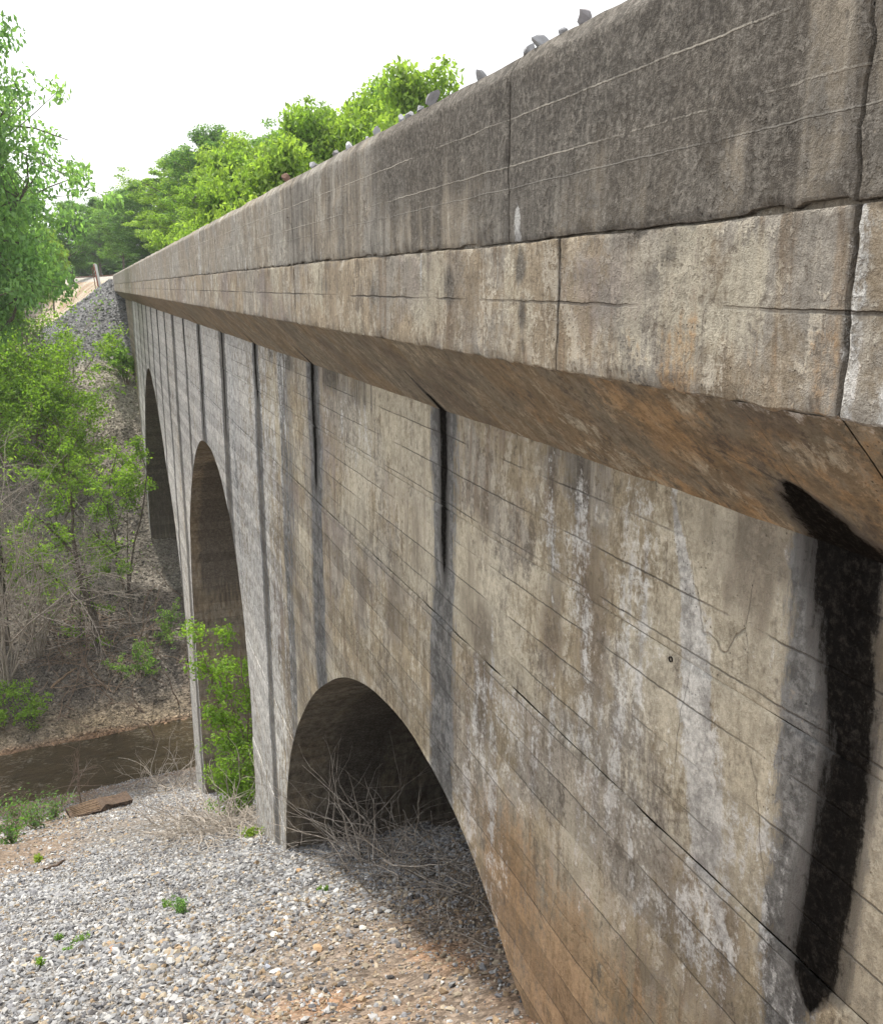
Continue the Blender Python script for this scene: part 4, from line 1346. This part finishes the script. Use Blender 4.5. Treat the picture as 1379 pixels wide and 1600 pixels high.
# bare and leafy shrubs
def shrub(name, loc, seed, h, spread, nstem, label, cat, nleaf=0, lsize=.07, lmat='leaf_bright', twig='twig_brown', rad=.02, depth=3, leaf_from=.4, lean=(0, 0), group=None, clump=.22, arch=.35, part='branches', kids=(3, 5), sub=(.4, .65)):
    r = np.random.default_rng(seed)
    m = MB()
    tips = []

    def grow(p, d, L, rd, lev):
        n = 5
        P = [p]
        dd = d / np.linalg.norm(d)
        for i in range(n):
            dd = dd + r.normal(size=3) * .16 + np.array([0, 0, .06 - arch * .25 * (lev > 0)])
            dd /= np.linalg.norm(dd)
            P.append(P[-1] + dd * L / n)
        P = np.array(P)
        m.tube(P, np.linspace(rd, rd * .45, n + 1), 4)
        if lev >= depth - 2:
            for q in P[int(n * leaf_from):]:
                tips.append(q)
        if lev < depth - 1:
            for _ in range(r.integers(kids[0], kids[1] + 1)):
                k = r.integers(2, n + 1)
                nd = (P[k] - P[k - 1]) / (L / n) + r.normal(size=3) * .75
                grow(P[k], nd, L * r.uniform(*sub), rd * .5, lev + 1)
    for i in range(nstem):
        a = i * 2.4 + r.uniform(-.5, .5)
        b = np.array([math.cos(a), math.sin(a), 0]) * spread * .06 * r.random()
        d = np.array([math.cos(a) * spread / h * r.uniform(.2, 1.0) + lean[0], math.sin(a) * spread / h * r.uniform(.2, 1.0) + lean[1], 1.0])
        grow(b + np.array([0, 0, -.15]), d, h * r.uniform(.55, .85), rad * r.uniform(.7, 1.2), 0)
    e = empty(name, loc)
    link(part, m.mesh(part), MAT[twig], e)
    if nleaf:
        T = np.array(tips)
        sel = T[r.random(len(T)) < .8]
        link('leaves', leaves_mesh('leaves', sel, np.full(len(sel), clump) * r.uniform(.6, 1.3, len(sel)), nleaf, lsize, r, .7), MAT[lmat], e)
    tag(e, label, cat, group)
    return e


def on_ground(u, y, v=None):
    """foot of a plant that stands on the ground at depth y along the photograph's column u"""
    q = at_y(u, 900, y)
    x = q[0]
    for _ in range(6):
        g = float(terrain(x, y))
        P = np.array([x, y, g])
        uu = 689.5 + 1450 * (P @ RT) / (P @ FWD)
        x += (u - uu) / 1450 * (P @ FWD) / RT[0]
    return (x, y, float(terrain(x, y)))


GS = 'shrubs on the far bank'
shrub('leafy_shrub', on_ground(8, 82), 31, 11.5, 5, 12, 'large fresh green shrub at the left edge high on the bank', 'shrub', 15000, .13, 'leaf_fresh', depth=3, rad=.05, clump=.8, group=GS, leaf_from=.5)
shrub('leafy_shrub', on_ground(55, 80), 32, 11.0, 4.0, 12, 'large fresh green shrub on the bank below the gravel crest', 'shrub', 15000, .13, 'leaf_fresh', depth=3, rad=.05, clump=.8, group=GS, leaf_from=.5)
shrub('leafy_shrub', on_ground(112, 75), 34, 8.0, 3.0, 8, 'rounded green shrub right of the large one beside the gravel cone', 'shrub', 5200, .12, 'leaf_fresh', depth=3, rad=.05, clump=.6, group=GS)
shrub('leafy_shrub', on_ground(-15, 63), 33, 12.0, 4.0, 8, 'green shrub cut by the left edge of the picture', 'shrub', 4500, .12, 'leaf_bright', depth=3, rad=.05, clump=.6, group=GS, leaf_from=.6)
shrub('bare_shrub', on_ground(10, 58), 41, 12.5, 5.0, 17, 'bare grey brown shrub with arching twigs at the left', 'shrub', 0, twig='twig', depth=4, rad=.065, group=GS, kids=(3, 5))
shrub('bare_shrub', on_ground(60, 60.5), 42, 9.5, 4.2, 13, 'bare tangled shrub between the green shrub and the young tree', 'shrub', 900, .08, 'leaf_mid', twig='twig', depth=4, rad=.06, group=GS, kids=(3, 4))
shrub('bare_shrub', on_ground(10, 86), 43, 9, 5, 14, 'grey dead shrub under the left trees', 'shrub', 1200, .12, 'leaf_mid', twig='twig', depth=4, rad=.06, group=GS, kids=(3, 4), clump=.5)
shrub('bare_shrub', on_ground(52, 89), 44, 7.5, 4.5, 14, 'grey leafless thicket beside the embankment edge', 'shrub', 1500, .12, 'leaf_mid', twig='twig', depth=4, rad=.06, group=GS, kids=(3, 4), clump=.5)
shrub('young_tree', on_ground(154, 60.5), 51, 11.5, 2.4, 2, 'slender young tree with a dark forked trunk on the far gravel bank', 'tree', 3600, .11, 'leaf_fresh', twig='bark', depth=3, rad=.17, lean=(.06, 0), clump=.4, part='trunk', sub=(.3, .5))
shrub('young_tree', on_ground(200, 66), 52, 13.0, 2.0, 4, 'bright leafy sapling in front of the dark tall arch', 'tree', 6000, .11, 'leaf_fresh', twig='bark', depth=3, rad=.07, clump=.5, part='trunk', leaf_from=.5, sub=(.2, .4))
shrub('leafy_shrub', on_ground(222, 57.5), 53, 2.6, 1.6, 6, 'small green shrub at the foot of the tall arch', 'shrub', 1300, .08, 'leaf_mid', depth=2, rad=.025, clump=.25)
shrub('leafy_shrub', on_ground(266, 60), 54, 3.2, 1.6, 6, 'green shrub in the shade inside the tall arch', 'shrub', 1000, .08, 'leaf_mid', depth=2, rad=.025, clump=.25)
shrub('leafy_shrub', (2.25, 87, float(terrain(2.25, 87)) - .1), 55, 4.4, 1.2, 6, 'narrow dark green bush growing against the far abutment wall', 'shrub', 2600, .13, 'leaf_mid', depth=2, rad=.04, clump=.4)
shrub('leafy_shrub', on_ground(10, 54.8), 56, 3.2, 3.4, 8, 'low bright green bush hanging over the water at the left edge', 'shrub', 3200, .085, 'leaf_fresh', depth=2, rad=.03, clump=.35)

# sapling that climbs inside the second arch
shrub('leafy_sapling', (3.35, 26.0, float(terrain(3.35, 26.0))), 61, 8.4, .45, 4, 'leafy green sapling climbing in front of the second arch', 'sapling', 3600, .066, 'leaf_fresh', twig='twig_brown', depth=3, rad=.026, clump=.38, lean=(0.02, 0), arch=.1, leaf_from=.0, sub=(.07, .18), kids=(7, 9))
shrub('leafy_sapling', (2.85, 24.6, float(terrain(2.85, 24.6))), 62, 2.2, .7, 7, 'bushy green regrowth at the foot of the leafy sapling by the pier', 'sapling', 3000, .055, 'leaf_fresh', twig='twig_brown', depth=3, rad=.016, clump=.22, arch=.1)


# heaps of dead brush
def brush(name, loc, seed, n, lx, ly, hz, label, rad=.008, upright=.25, L=(.6, 1.6), twig='twig', singles=16):
    """the stoutest branches are parts of their own, the fine tangle is one part"""
    r = np.random.default_rng(seed)
    e = empty(name, loc)
    rest = MB()
    for i in range(n):
        a = r.uniform(0, 2 * math.pi)
        big = i < singles
        l = r.uniform(*L) * (1.25 if big else 1)
        bx, by = r.normal() * lx, r.normal() * ly
        bz = float(terrain(loc[0] + bx, loc[1] + by)) - loc[2]
        isup = r.random() < (upright * 4 if big else upright)
        d = np.array([math.cos(a), math.sin(a), r.uniform(.5, 2.2) if isup else r.uniform(-.12, .22)])
        d /= np.linalg.norm(d)
        P = [np.array([bx, by, bz + (0 if isup else abs(r.normal()) * hz * .6)])]
        for k in range(7):
            d = d + r.normal(size=3) * (.2 if isup else .14)
            d /= np.linalg.norm(d)
            P.append(P[-1] + d * l / 7)
        P = np.array(P)
        gz_ = terrain(loc[0] + P[:, 0], loc[1] + P[:, 1]) - loc[2]
        P[:, 2] = np.maximum(P[:, 2], gz_ + .01)
        m_ = MB() if big else rest
        rr = rad * r.uniform(.7, 1.6) * (1.5 if big else 1)
        m_.tube(P, np.linspace(rr, rad * .35, 8), 4)
        if isup or big:
            for _ in range(3):
                k = r.integers(2, 7)
                d2 = (P[k] - P[k - 1]) / np.linalg.norm(P[k] - P[k - 1]) + r.normal(size=3) * .6
                d2 /= np.linalg.norm(d2)
                Q = [P[k]]
                for _k in range(4):
                    d2 = d2 + r.normal(size=3) * .2
                    d2 /= np.linalg.norm(d2)
                    Q.append(Q[-1] + d2 * l * .11)
                m_.tube(np.array(Q), np.linspace(rad * .6, rad * .25, 5), 3)
        if big:
            link('branch', m_.mesh('branch'), MAT['twig' if twig == 'twig_shade' else twig], e)  # under the arch the stout branches take the lighter, sunlit copy
    if rest.n:
        o = link('twigs', rest.mesh('twigs'), MAT[twig], e)
        o['kind'] = 'stuff'
    tag(e, label, 'brush pile')
    return e


def gl(x, y):
    return (x, y, float(terrain(x, y)))


brush('brush_pile', gl(3.45, 13.2), 71, 150, .45, 1.5, .35, 'tangled heap of grey dead branches lying in the mouth of the nearest arch', .007, .12, (.7, 1.9), 'twig_shade', 26)
brush('brush_pile', gl(4.0, 10.2), 72, 130, .55, 1.1, .35, 'flattened dead branches in the shade under the near end of the nearest arch', .007, .04, (.6, 1.5), 'twig_shade')
brush('brush_pile', gl(1.9, 21.4), 73, 280, .75, 1.2, .45, 'pile of bleached dead branches against the left foot of the nearest pier', .012, .06, (.7, 2.0))
brush('brush_pile', gl(1.6, 43.5), 74, 46, 1.3, 2.0, .4, 'thin bleached branches washed up beside the second pier at the water', .02, .5, (1.2, 3.0))
brush('brush_pile', gl(-6.3, 33), 75, 170, 1.2, 2.2, .5, 'brown dead stalks around the weeds on the near left bank', .012, .25, (.8, 2.2), 'twig_brown')
brush('brush_pile', (-1.2, 59.5, float(terrain(-1.2, 59.5))), 76, 150, 2.4, 2.6, .6, 'brown tangle of branches along the foot of the far bank', .03, .3, (1.5, 4.0), 'twig_brown')
for i, (u, y, h_, lab) in enumerate(((97, 44.5, 4.2, 'straight leafless sapling standing at the near waterline'), (128, 43, 4.8, 'thin forked leafless sapling leaning right at the near waterline'))):
    shrub('bare_sapling', on_ground(u, y), 81 + i, h_, .9, 2, lab, 'sapling', 0, twig='twig_brown', depth=3, rad=.035, kids=(2, 3), lean=(.08 * i, 0), part='stem')


# weeds
def weed(loc, seed, h, rad, n, label, lmat='leaf_fresh', name='weed', lsize=.05, cat='weed', group=None):
    r = np.random.default_rng(seed)
    m = MB()
    pts = []
    for i in range(n):
        a = r.uniform(0, 6.28)
        e_ = np.array([math.cos(a) * rad * r.random(), math.sin(a) * rad * r.random(), h * r.uniform(.5, 1)])
        P = branch_path(np.array([0, 0, -.03]), e_, r, .1, 5)
        m.tube(P, np.linspace(.005, .002, 5) * (h / .25)**.5, 3)
        pts += list(P[1:])
    pts = np.array(pts)
    e = empty(name, loc)
    link('stem', m.mesh('stem'), MAT['twig_brown'], e)
    link('leaves', leaves_mesh('leaves', pts, np.full(len(pts), rad * .34), n * (40 if h < .5 else 17), lsize * (.6 if h < .5 else 1), r, .8, None, .3), MAT[lmat], e)
    tag(e, label, cat, group)
    return e


GW = 'weeds sprouting from the gravel'
weed(on_ground(280, 13.0), 91, .30, .2, 10, 'bright green tuft of weed alone in the middle of the grey gravel', group=GW, lsize=.04, lmat='leaf_cool')
weed(on_ground(125, 12.2), 92, .16, .2, 6, 'thin weed among dry grass left of the bright tuft', 'leaf_mid', group=GW, lsize=.03)
weed(on_ground(90, 12.6), 93, .12, .12, 4, 'small sparse weed left of the thin weed on the gravel', 'leaf_mid', group=GW, lsize=.03)
weed(on_ground(62, 10.9), 94, .12, .11, 5, 'small light green weed at the lower left on the gravel', group=GW, lsize=.032)
weed(on_ground(112, 11.6), 95, .10, .10, 4, 'tiny weed just below the thin weed on the gravel', 'leaf_mid', group=GW, lsize=.028)
weed(on_ground(258, 13.6), 96, .12, .09, 4, 'small sprout touching the left of the bright tuft', group=GW, lsize=.032)
weed(on_ground(62, 22.5), 97, .22, .2, 6, 'yellowish weed beside the dark stick on the bare earth', 'moss', group=GW, lsize=.05)
weed(on_ground(392, 19.3), 98, .25, .32, 14, 'yellow green mossy tuft at the left foot of the nearest pier', 'moss', group=GW, lsize=.05)
weed(on_ground(508, 11.9), 99, .10, .12, 5, 'faint weed in the gravel below the arch mouth', 'leaf_mid', group=GW, lsize=.03)
GB = 'weeds on the near left bank'
for i, (u, y, h_, rd, lab) in enumerate(((28, 35, 1.7, 1.1, 'tall blue green weed clump on the left bank by the water'), (85, 35.5, 1.3, .9, 'low blue green weed clump beside the old timber'), (18, 29, 1.3, .7, 'green weed clump lowest on the left bank'), (55, 33, 1.4, .8, 'straggly weed between the two blue green clumps'))):
    weed(on_ground(u, y), 110 + i, h_ * .85, rd, 22, lab, 'leaf_dark', 'weed_clump', .06, 'weed', GB)

# old timber, sticks, single stones
def timber(loc, L, w, h, rz, tilt, label, name='old_timber'):
    r = np.random.default_rng(5)
    n = 10
    e = empty(name, loc, rz)
    e.rotation_euler = (0, tilt, rz)
    xs_ = np.linspace(0, L, n)
    V = []
    for i, xx in enumerate(xs_):
        j = r.normal(size=(4, 2)) * w * .06
        e_ = w * .25 * r.random() if i in (0, n - 1) else 0
        V += [(xx + e_ * r.normal(), -w / 2 + j[0, 0], j[0, 1]), (xx, w / 2 + j[1, 0], j[1, 1]), (xx, w / 2 + j[2, 0], h + j[2, 1]), (xx + e_ * r.normal(), -w / 2 + j[3, 0], h + j[3, 1])]
    F = []
    for i in range(n - 1):
        for k in range(4):
            F.append((i * 4 + k, i * 4 + (k + 1) % 4, i * 4 + 4 + (k + 1) % 4, i * 4 + 4 + k))
    F += [(3, 2, 1, 0), ((n - 1) * 4, (n - 1) * 4 + 1, (n - 1) * 4 + 2, (n - 1) * 4 + 3)]
    link('beam', mesh_np('beam', V, [np.array(F)], False), MAT['timber'], e)
    m = MB()
    for k in range(7):
        y_ = -w / 2 + w * (k + .5) / 7
        P = np.array([[L * .05, y_, h + .01], [L * r.uniform(.3, .5), y_ + .02 * r.normal(), h + .05 * r.random()], [L * r.uniform(.6, .95), y_, h + .02]])
        m.tube(P, [.02, .04, .01], 4)
    link('splinters', m.mesh('splinters'), MAT['timber_end'], e)
    tag(e, label, 'timber')
    return e


q = on_ground(108, 35.5)
timber((q[0], q[1], q[2] + .04), 2.4, .85, .17, .3, .02, 'rotten squared timber lying on the gravel near the creek')
q = on_ground(92, 34.0)
timber((q[0] + .5, q[1] - .4, q[2]), 1.3, .2, .14, -.5, .0, 'short dark broken board propped under the rotten timber', 'broken_board')
def stick(p, q, rad, label, twig='timber'):
    r = np.random.default_rng(int(abs(p[0]) * 100))
    m = MB()
    p, q = np.array(p), np.array(q)
    P = branch_path(np.zeros(3), q - p, r, .04, 8)
    P[:, 2] = terrain(P[:, 0] + p[0], P[:, 1] + p[1]) - p[2] + rad * .8
    m.tube(P, np.linspace(rad, rad * .6, 8), 6)
    o = link('stick', m.mesh('stick'), MAT[twig])
    o.location = p
    tag(o, label, 'stick')


stick(on_ground(70, 20.6), on_ground(102, 21.6), .045, 'dark stick lying on bare earth at the left')
stick(on_ground(225, 25.3), on_ground(283, 23.2), .03, 'pale crooked stick among the small gravel before the pier', 'twig')
q0 = at_x(186, 1010, -.5)
stick(on_ground(80, 57.3), on_ground(120, 58.6), .08, 'rust brown fallen trunk on the foot of the far bank', 'timber_end')
GC = 'larger stones in the gravel'
for i, (u, y, s, col, lab, fl) in enumerate((
        (468, 13.55, .10, (.42, .28, .16), 'rust coloured flat stone just below the arch mouth', .5),
        (430, 8.55, .075, (.58, .56, .54), 'flat white stone near the bottom of the gravel', .4),
        (428, 9.75, .075, (.56, .55, .5), 'flat pale stone in the middle of the trodden gravel', .45),
        (418, 8.75, .05, (.32, .34, .40), 'small bluish stone touching the flat white stone', .5),
        (566, 9.15, .06, (.55, .53, .47), 'pale stone on bare earth right of the flat white stone', .5),
        (175, 11.3, .07, (.36, .22, .14), 'reddish flat stone among grey gravel at the left', .4),
        (497, 8.8, .09, (.40, .27, .16), 'tan angular slab at the edge of the clay', .45),
        (505, 10.6, .075, (.12, .115, .115), 'nearly black stone in the trodden gravel', .6),
        (525, 11.6, .07, (.5, .5, .48), 'pale block at the edge of the arch shade', .6))):
    q = on_ground(u, y)
    big_stone((q[0], q[1], q[2] + .01), s, lab, col, GC, 'stone', 40 + i, fl)

# ------------------------------------------------------------------ track and marker beyond the viaduct
t = NT('rail_steel')
p = t.pos()
MAT['rail'] = t.out(t.bsdf(t.mix(t.noise(p, 8, 5), (.16, .075, .04), (.24, .13, .08)), .7))
MAT['sleeper'] = bark_mat('sleeper_wood', (.06, .05, .042), (.14, .115, .095))
t = NT('track_ballast')
p = t.pos()
vo = t.voro(p, 14)
MAT['ballast'] = t.out(t.bsdf(t.mix(t.rgb(vo.outputs[1])[0], (.20, .185, .165), (.46, .43, .38)), .95, t.bump(t.m('MULTIPLY', vo.outputs[0], -1), .8, .05)))
ty = np.concatenate([np.arange(-14, 100, 4.0), np.arange(100, 262, 3.0)])
tx = track_x(ty)
prof = [(-3.55, .98), (-2.2, 1.22), (-1.6, 1.42), (1.6, 1.42), (2.2, 1.22), (3.65, .98)]
prof2 = [(-5.0, .2), (-2.4, 1.2), (-1.6, 1.42), (1.6, 1.42), (2.4, 1.2), (5.0, .2)]
V = []
for yv, xv in zip(ty, tx):
    pr_ = prof if yv < 101.6 else prof2
    dxdy = -(max(yv - 104, 0)) / 346.0
    nx, ny = 1 / math.hypot(1, dxdy), -dxdy / math.hypot(1, dxdy)
    for a, zz in pr_:
        V.append((xv + a * nx, yv + a * ny, zz))
bed = link('track_bed', mesh_np('track_bed', np.array(V), [grid_faces(len(ty), 6)], False), MAT['ballast'])
tag(bed, 'bed of pale stone ballast under the rails', kind='structure')
track = empty('railway_track', (6.1, 100, 1.42))
tag(track, 'rusty rails curving left on ballast beyond the end of the viaduct', 'railway')
for sgn in (-1, 1):
    m = MB()
    yy = np.concatenate([np.arange(-14, 100, 6.0), np.arange(100, 260, 2.0)])
    dd = -(np.maximum(yy - 104, 0)) / 346.0
    nn = np.hypot(1, dd)
    Pc = np.stack([track_x(yy) + sgn * .755 / nn - 6.1, yy - 100 - sgn * .755 * dd / nn, np.full_like(yy, 0)], -1)
    prof_r = [(-.07, .1), (.07, .1), (.07, .12), (.012, .13), (.012, .2), (.036, .21), (.036, .25), (-.036, .25), (-.036, .21), (-.012, .2), (-.012, .13), (-.07, .12)]
    V = []
    for c_, n_, d_ in zip(Pc, nn, dd):
        for a, zz in prof_r:
            V.append((c_[0] + a / n_, c_[1] - a * d_ / n_, zz))
    k = len(prof_r)
    F = [(i * k + j, i * k + (j + 1) % k, (i + 1) * k + (j + 1) % k, (i + 1) * k + j) for i in range(len(yy) - 1) for j in range(k)]
    link('rail', mesh_np('rail', np.array(V), [np.array(F)], False), MAT['rail'], track)
m = MB()
m.box(-1.28, 1.28, -.11, .11, -.06, .1)
sl_me = m.mesh('sleeper')
yv = 101.0
while yv < 205:
    o = link('sleeper', sl_me, MAT['sleeper'], track)
    o.location = (float(track_x(yv)) - 6.1, yv - 100, 0)
    o.rotation_euler = (0, 0, math.atan((max(yv - 104, 0)) / 346.0))
    yv += .62 if yv < 101 else 1.24

t = NT('white_paint_post')
p = t.node('ShaderNodeTexCoord').outputs['Object']
sepx = t.node('ShaderNodeSeparateXYZ')
t.set(sepx.inputs[0], p)
MAT['post'] = t.out(t.bsdf(t.mix(t.m('MULTIPLY', t.step(sepx.outputs[0], -.10, -.04, 1, 0), t.step(t.noise(p, 5, 4), .3, .5)), (.70, .70, .69), (.30, .10, .06)), .7))
q = at_y(156, 447, 103.0)
g = float(terrain(q[0], q[1]))
pe = empty('marker_post', (q[0], q[1], g - .15))
m = MB()
V, F = [], []
hgt, w, d = 2.45, .34, .16
out = [(-w / 2, 0), (w / 2, 0)] + [(w / 2 * math.cos(a), hgt - w / 2 + w / 2 * math.sin(a)) for a in np.linspace(0, math.pi, 9)]
k = len(out)
V = [(x, -d / 2, z) for x, z in out] + [(x, d / 2, z) for x, z in out]
me = bpy.data.meshes.new('post')
me.from_pydata(V, [], [tuple(range(k)), tuple(range(2 * k - 1, k - 1, -1))] + [(i, i + k, (i + 1) % k + k, (i + 1) % k) for i in range(k)])
link('post', me, MAT['post'], pe)
pe.rotation_euler = (0, R(-7), .3)
tag(pe, 'white round topped marker post leaning left beside the far end of the viaduct', 'post')
q = at_y(150, 449, 102.6)
g = float(terrain(q[0], q[1]))
m = MB()
m.tube(np.array([[0, 0, -.3], [-.08, 0, 1.0], [-.2, 0, 2.15]]), [.05, .05, .045], 6)
m.box(-.26, -.14, -.04, .04, 2.0, 2.2)
rod = link('marker_rod', m.mesh('marker_rod'), MAT['rail'])
rod.location = (q[0], q[1], g)
tag(rod, 'thin rusty rod standing just left of the white marker post', 'rod')

# ------------------------------------------------------------------ thin bright haze in the air
m = MB()
m.box(-1750, 1750, -420, 2900, -32, 60)
t = NT('haze_air')
pv = t.node('ShaderNodeVolumePrincipled')
pv.inputs['Color'].default_value = (.90, .95, 1.0, 1)
pv.inputs['Density'].default_value = .00028
o = t.node('ShaderNodeOutputMaterial')
t.t.links.new(pv.outputs[0], o.inputs[1])
haze = link('haze', m.mesh('haze'), t.mat)
tag(haze, 'thin bright summer haze hanging over the ravine', kind='stuff')
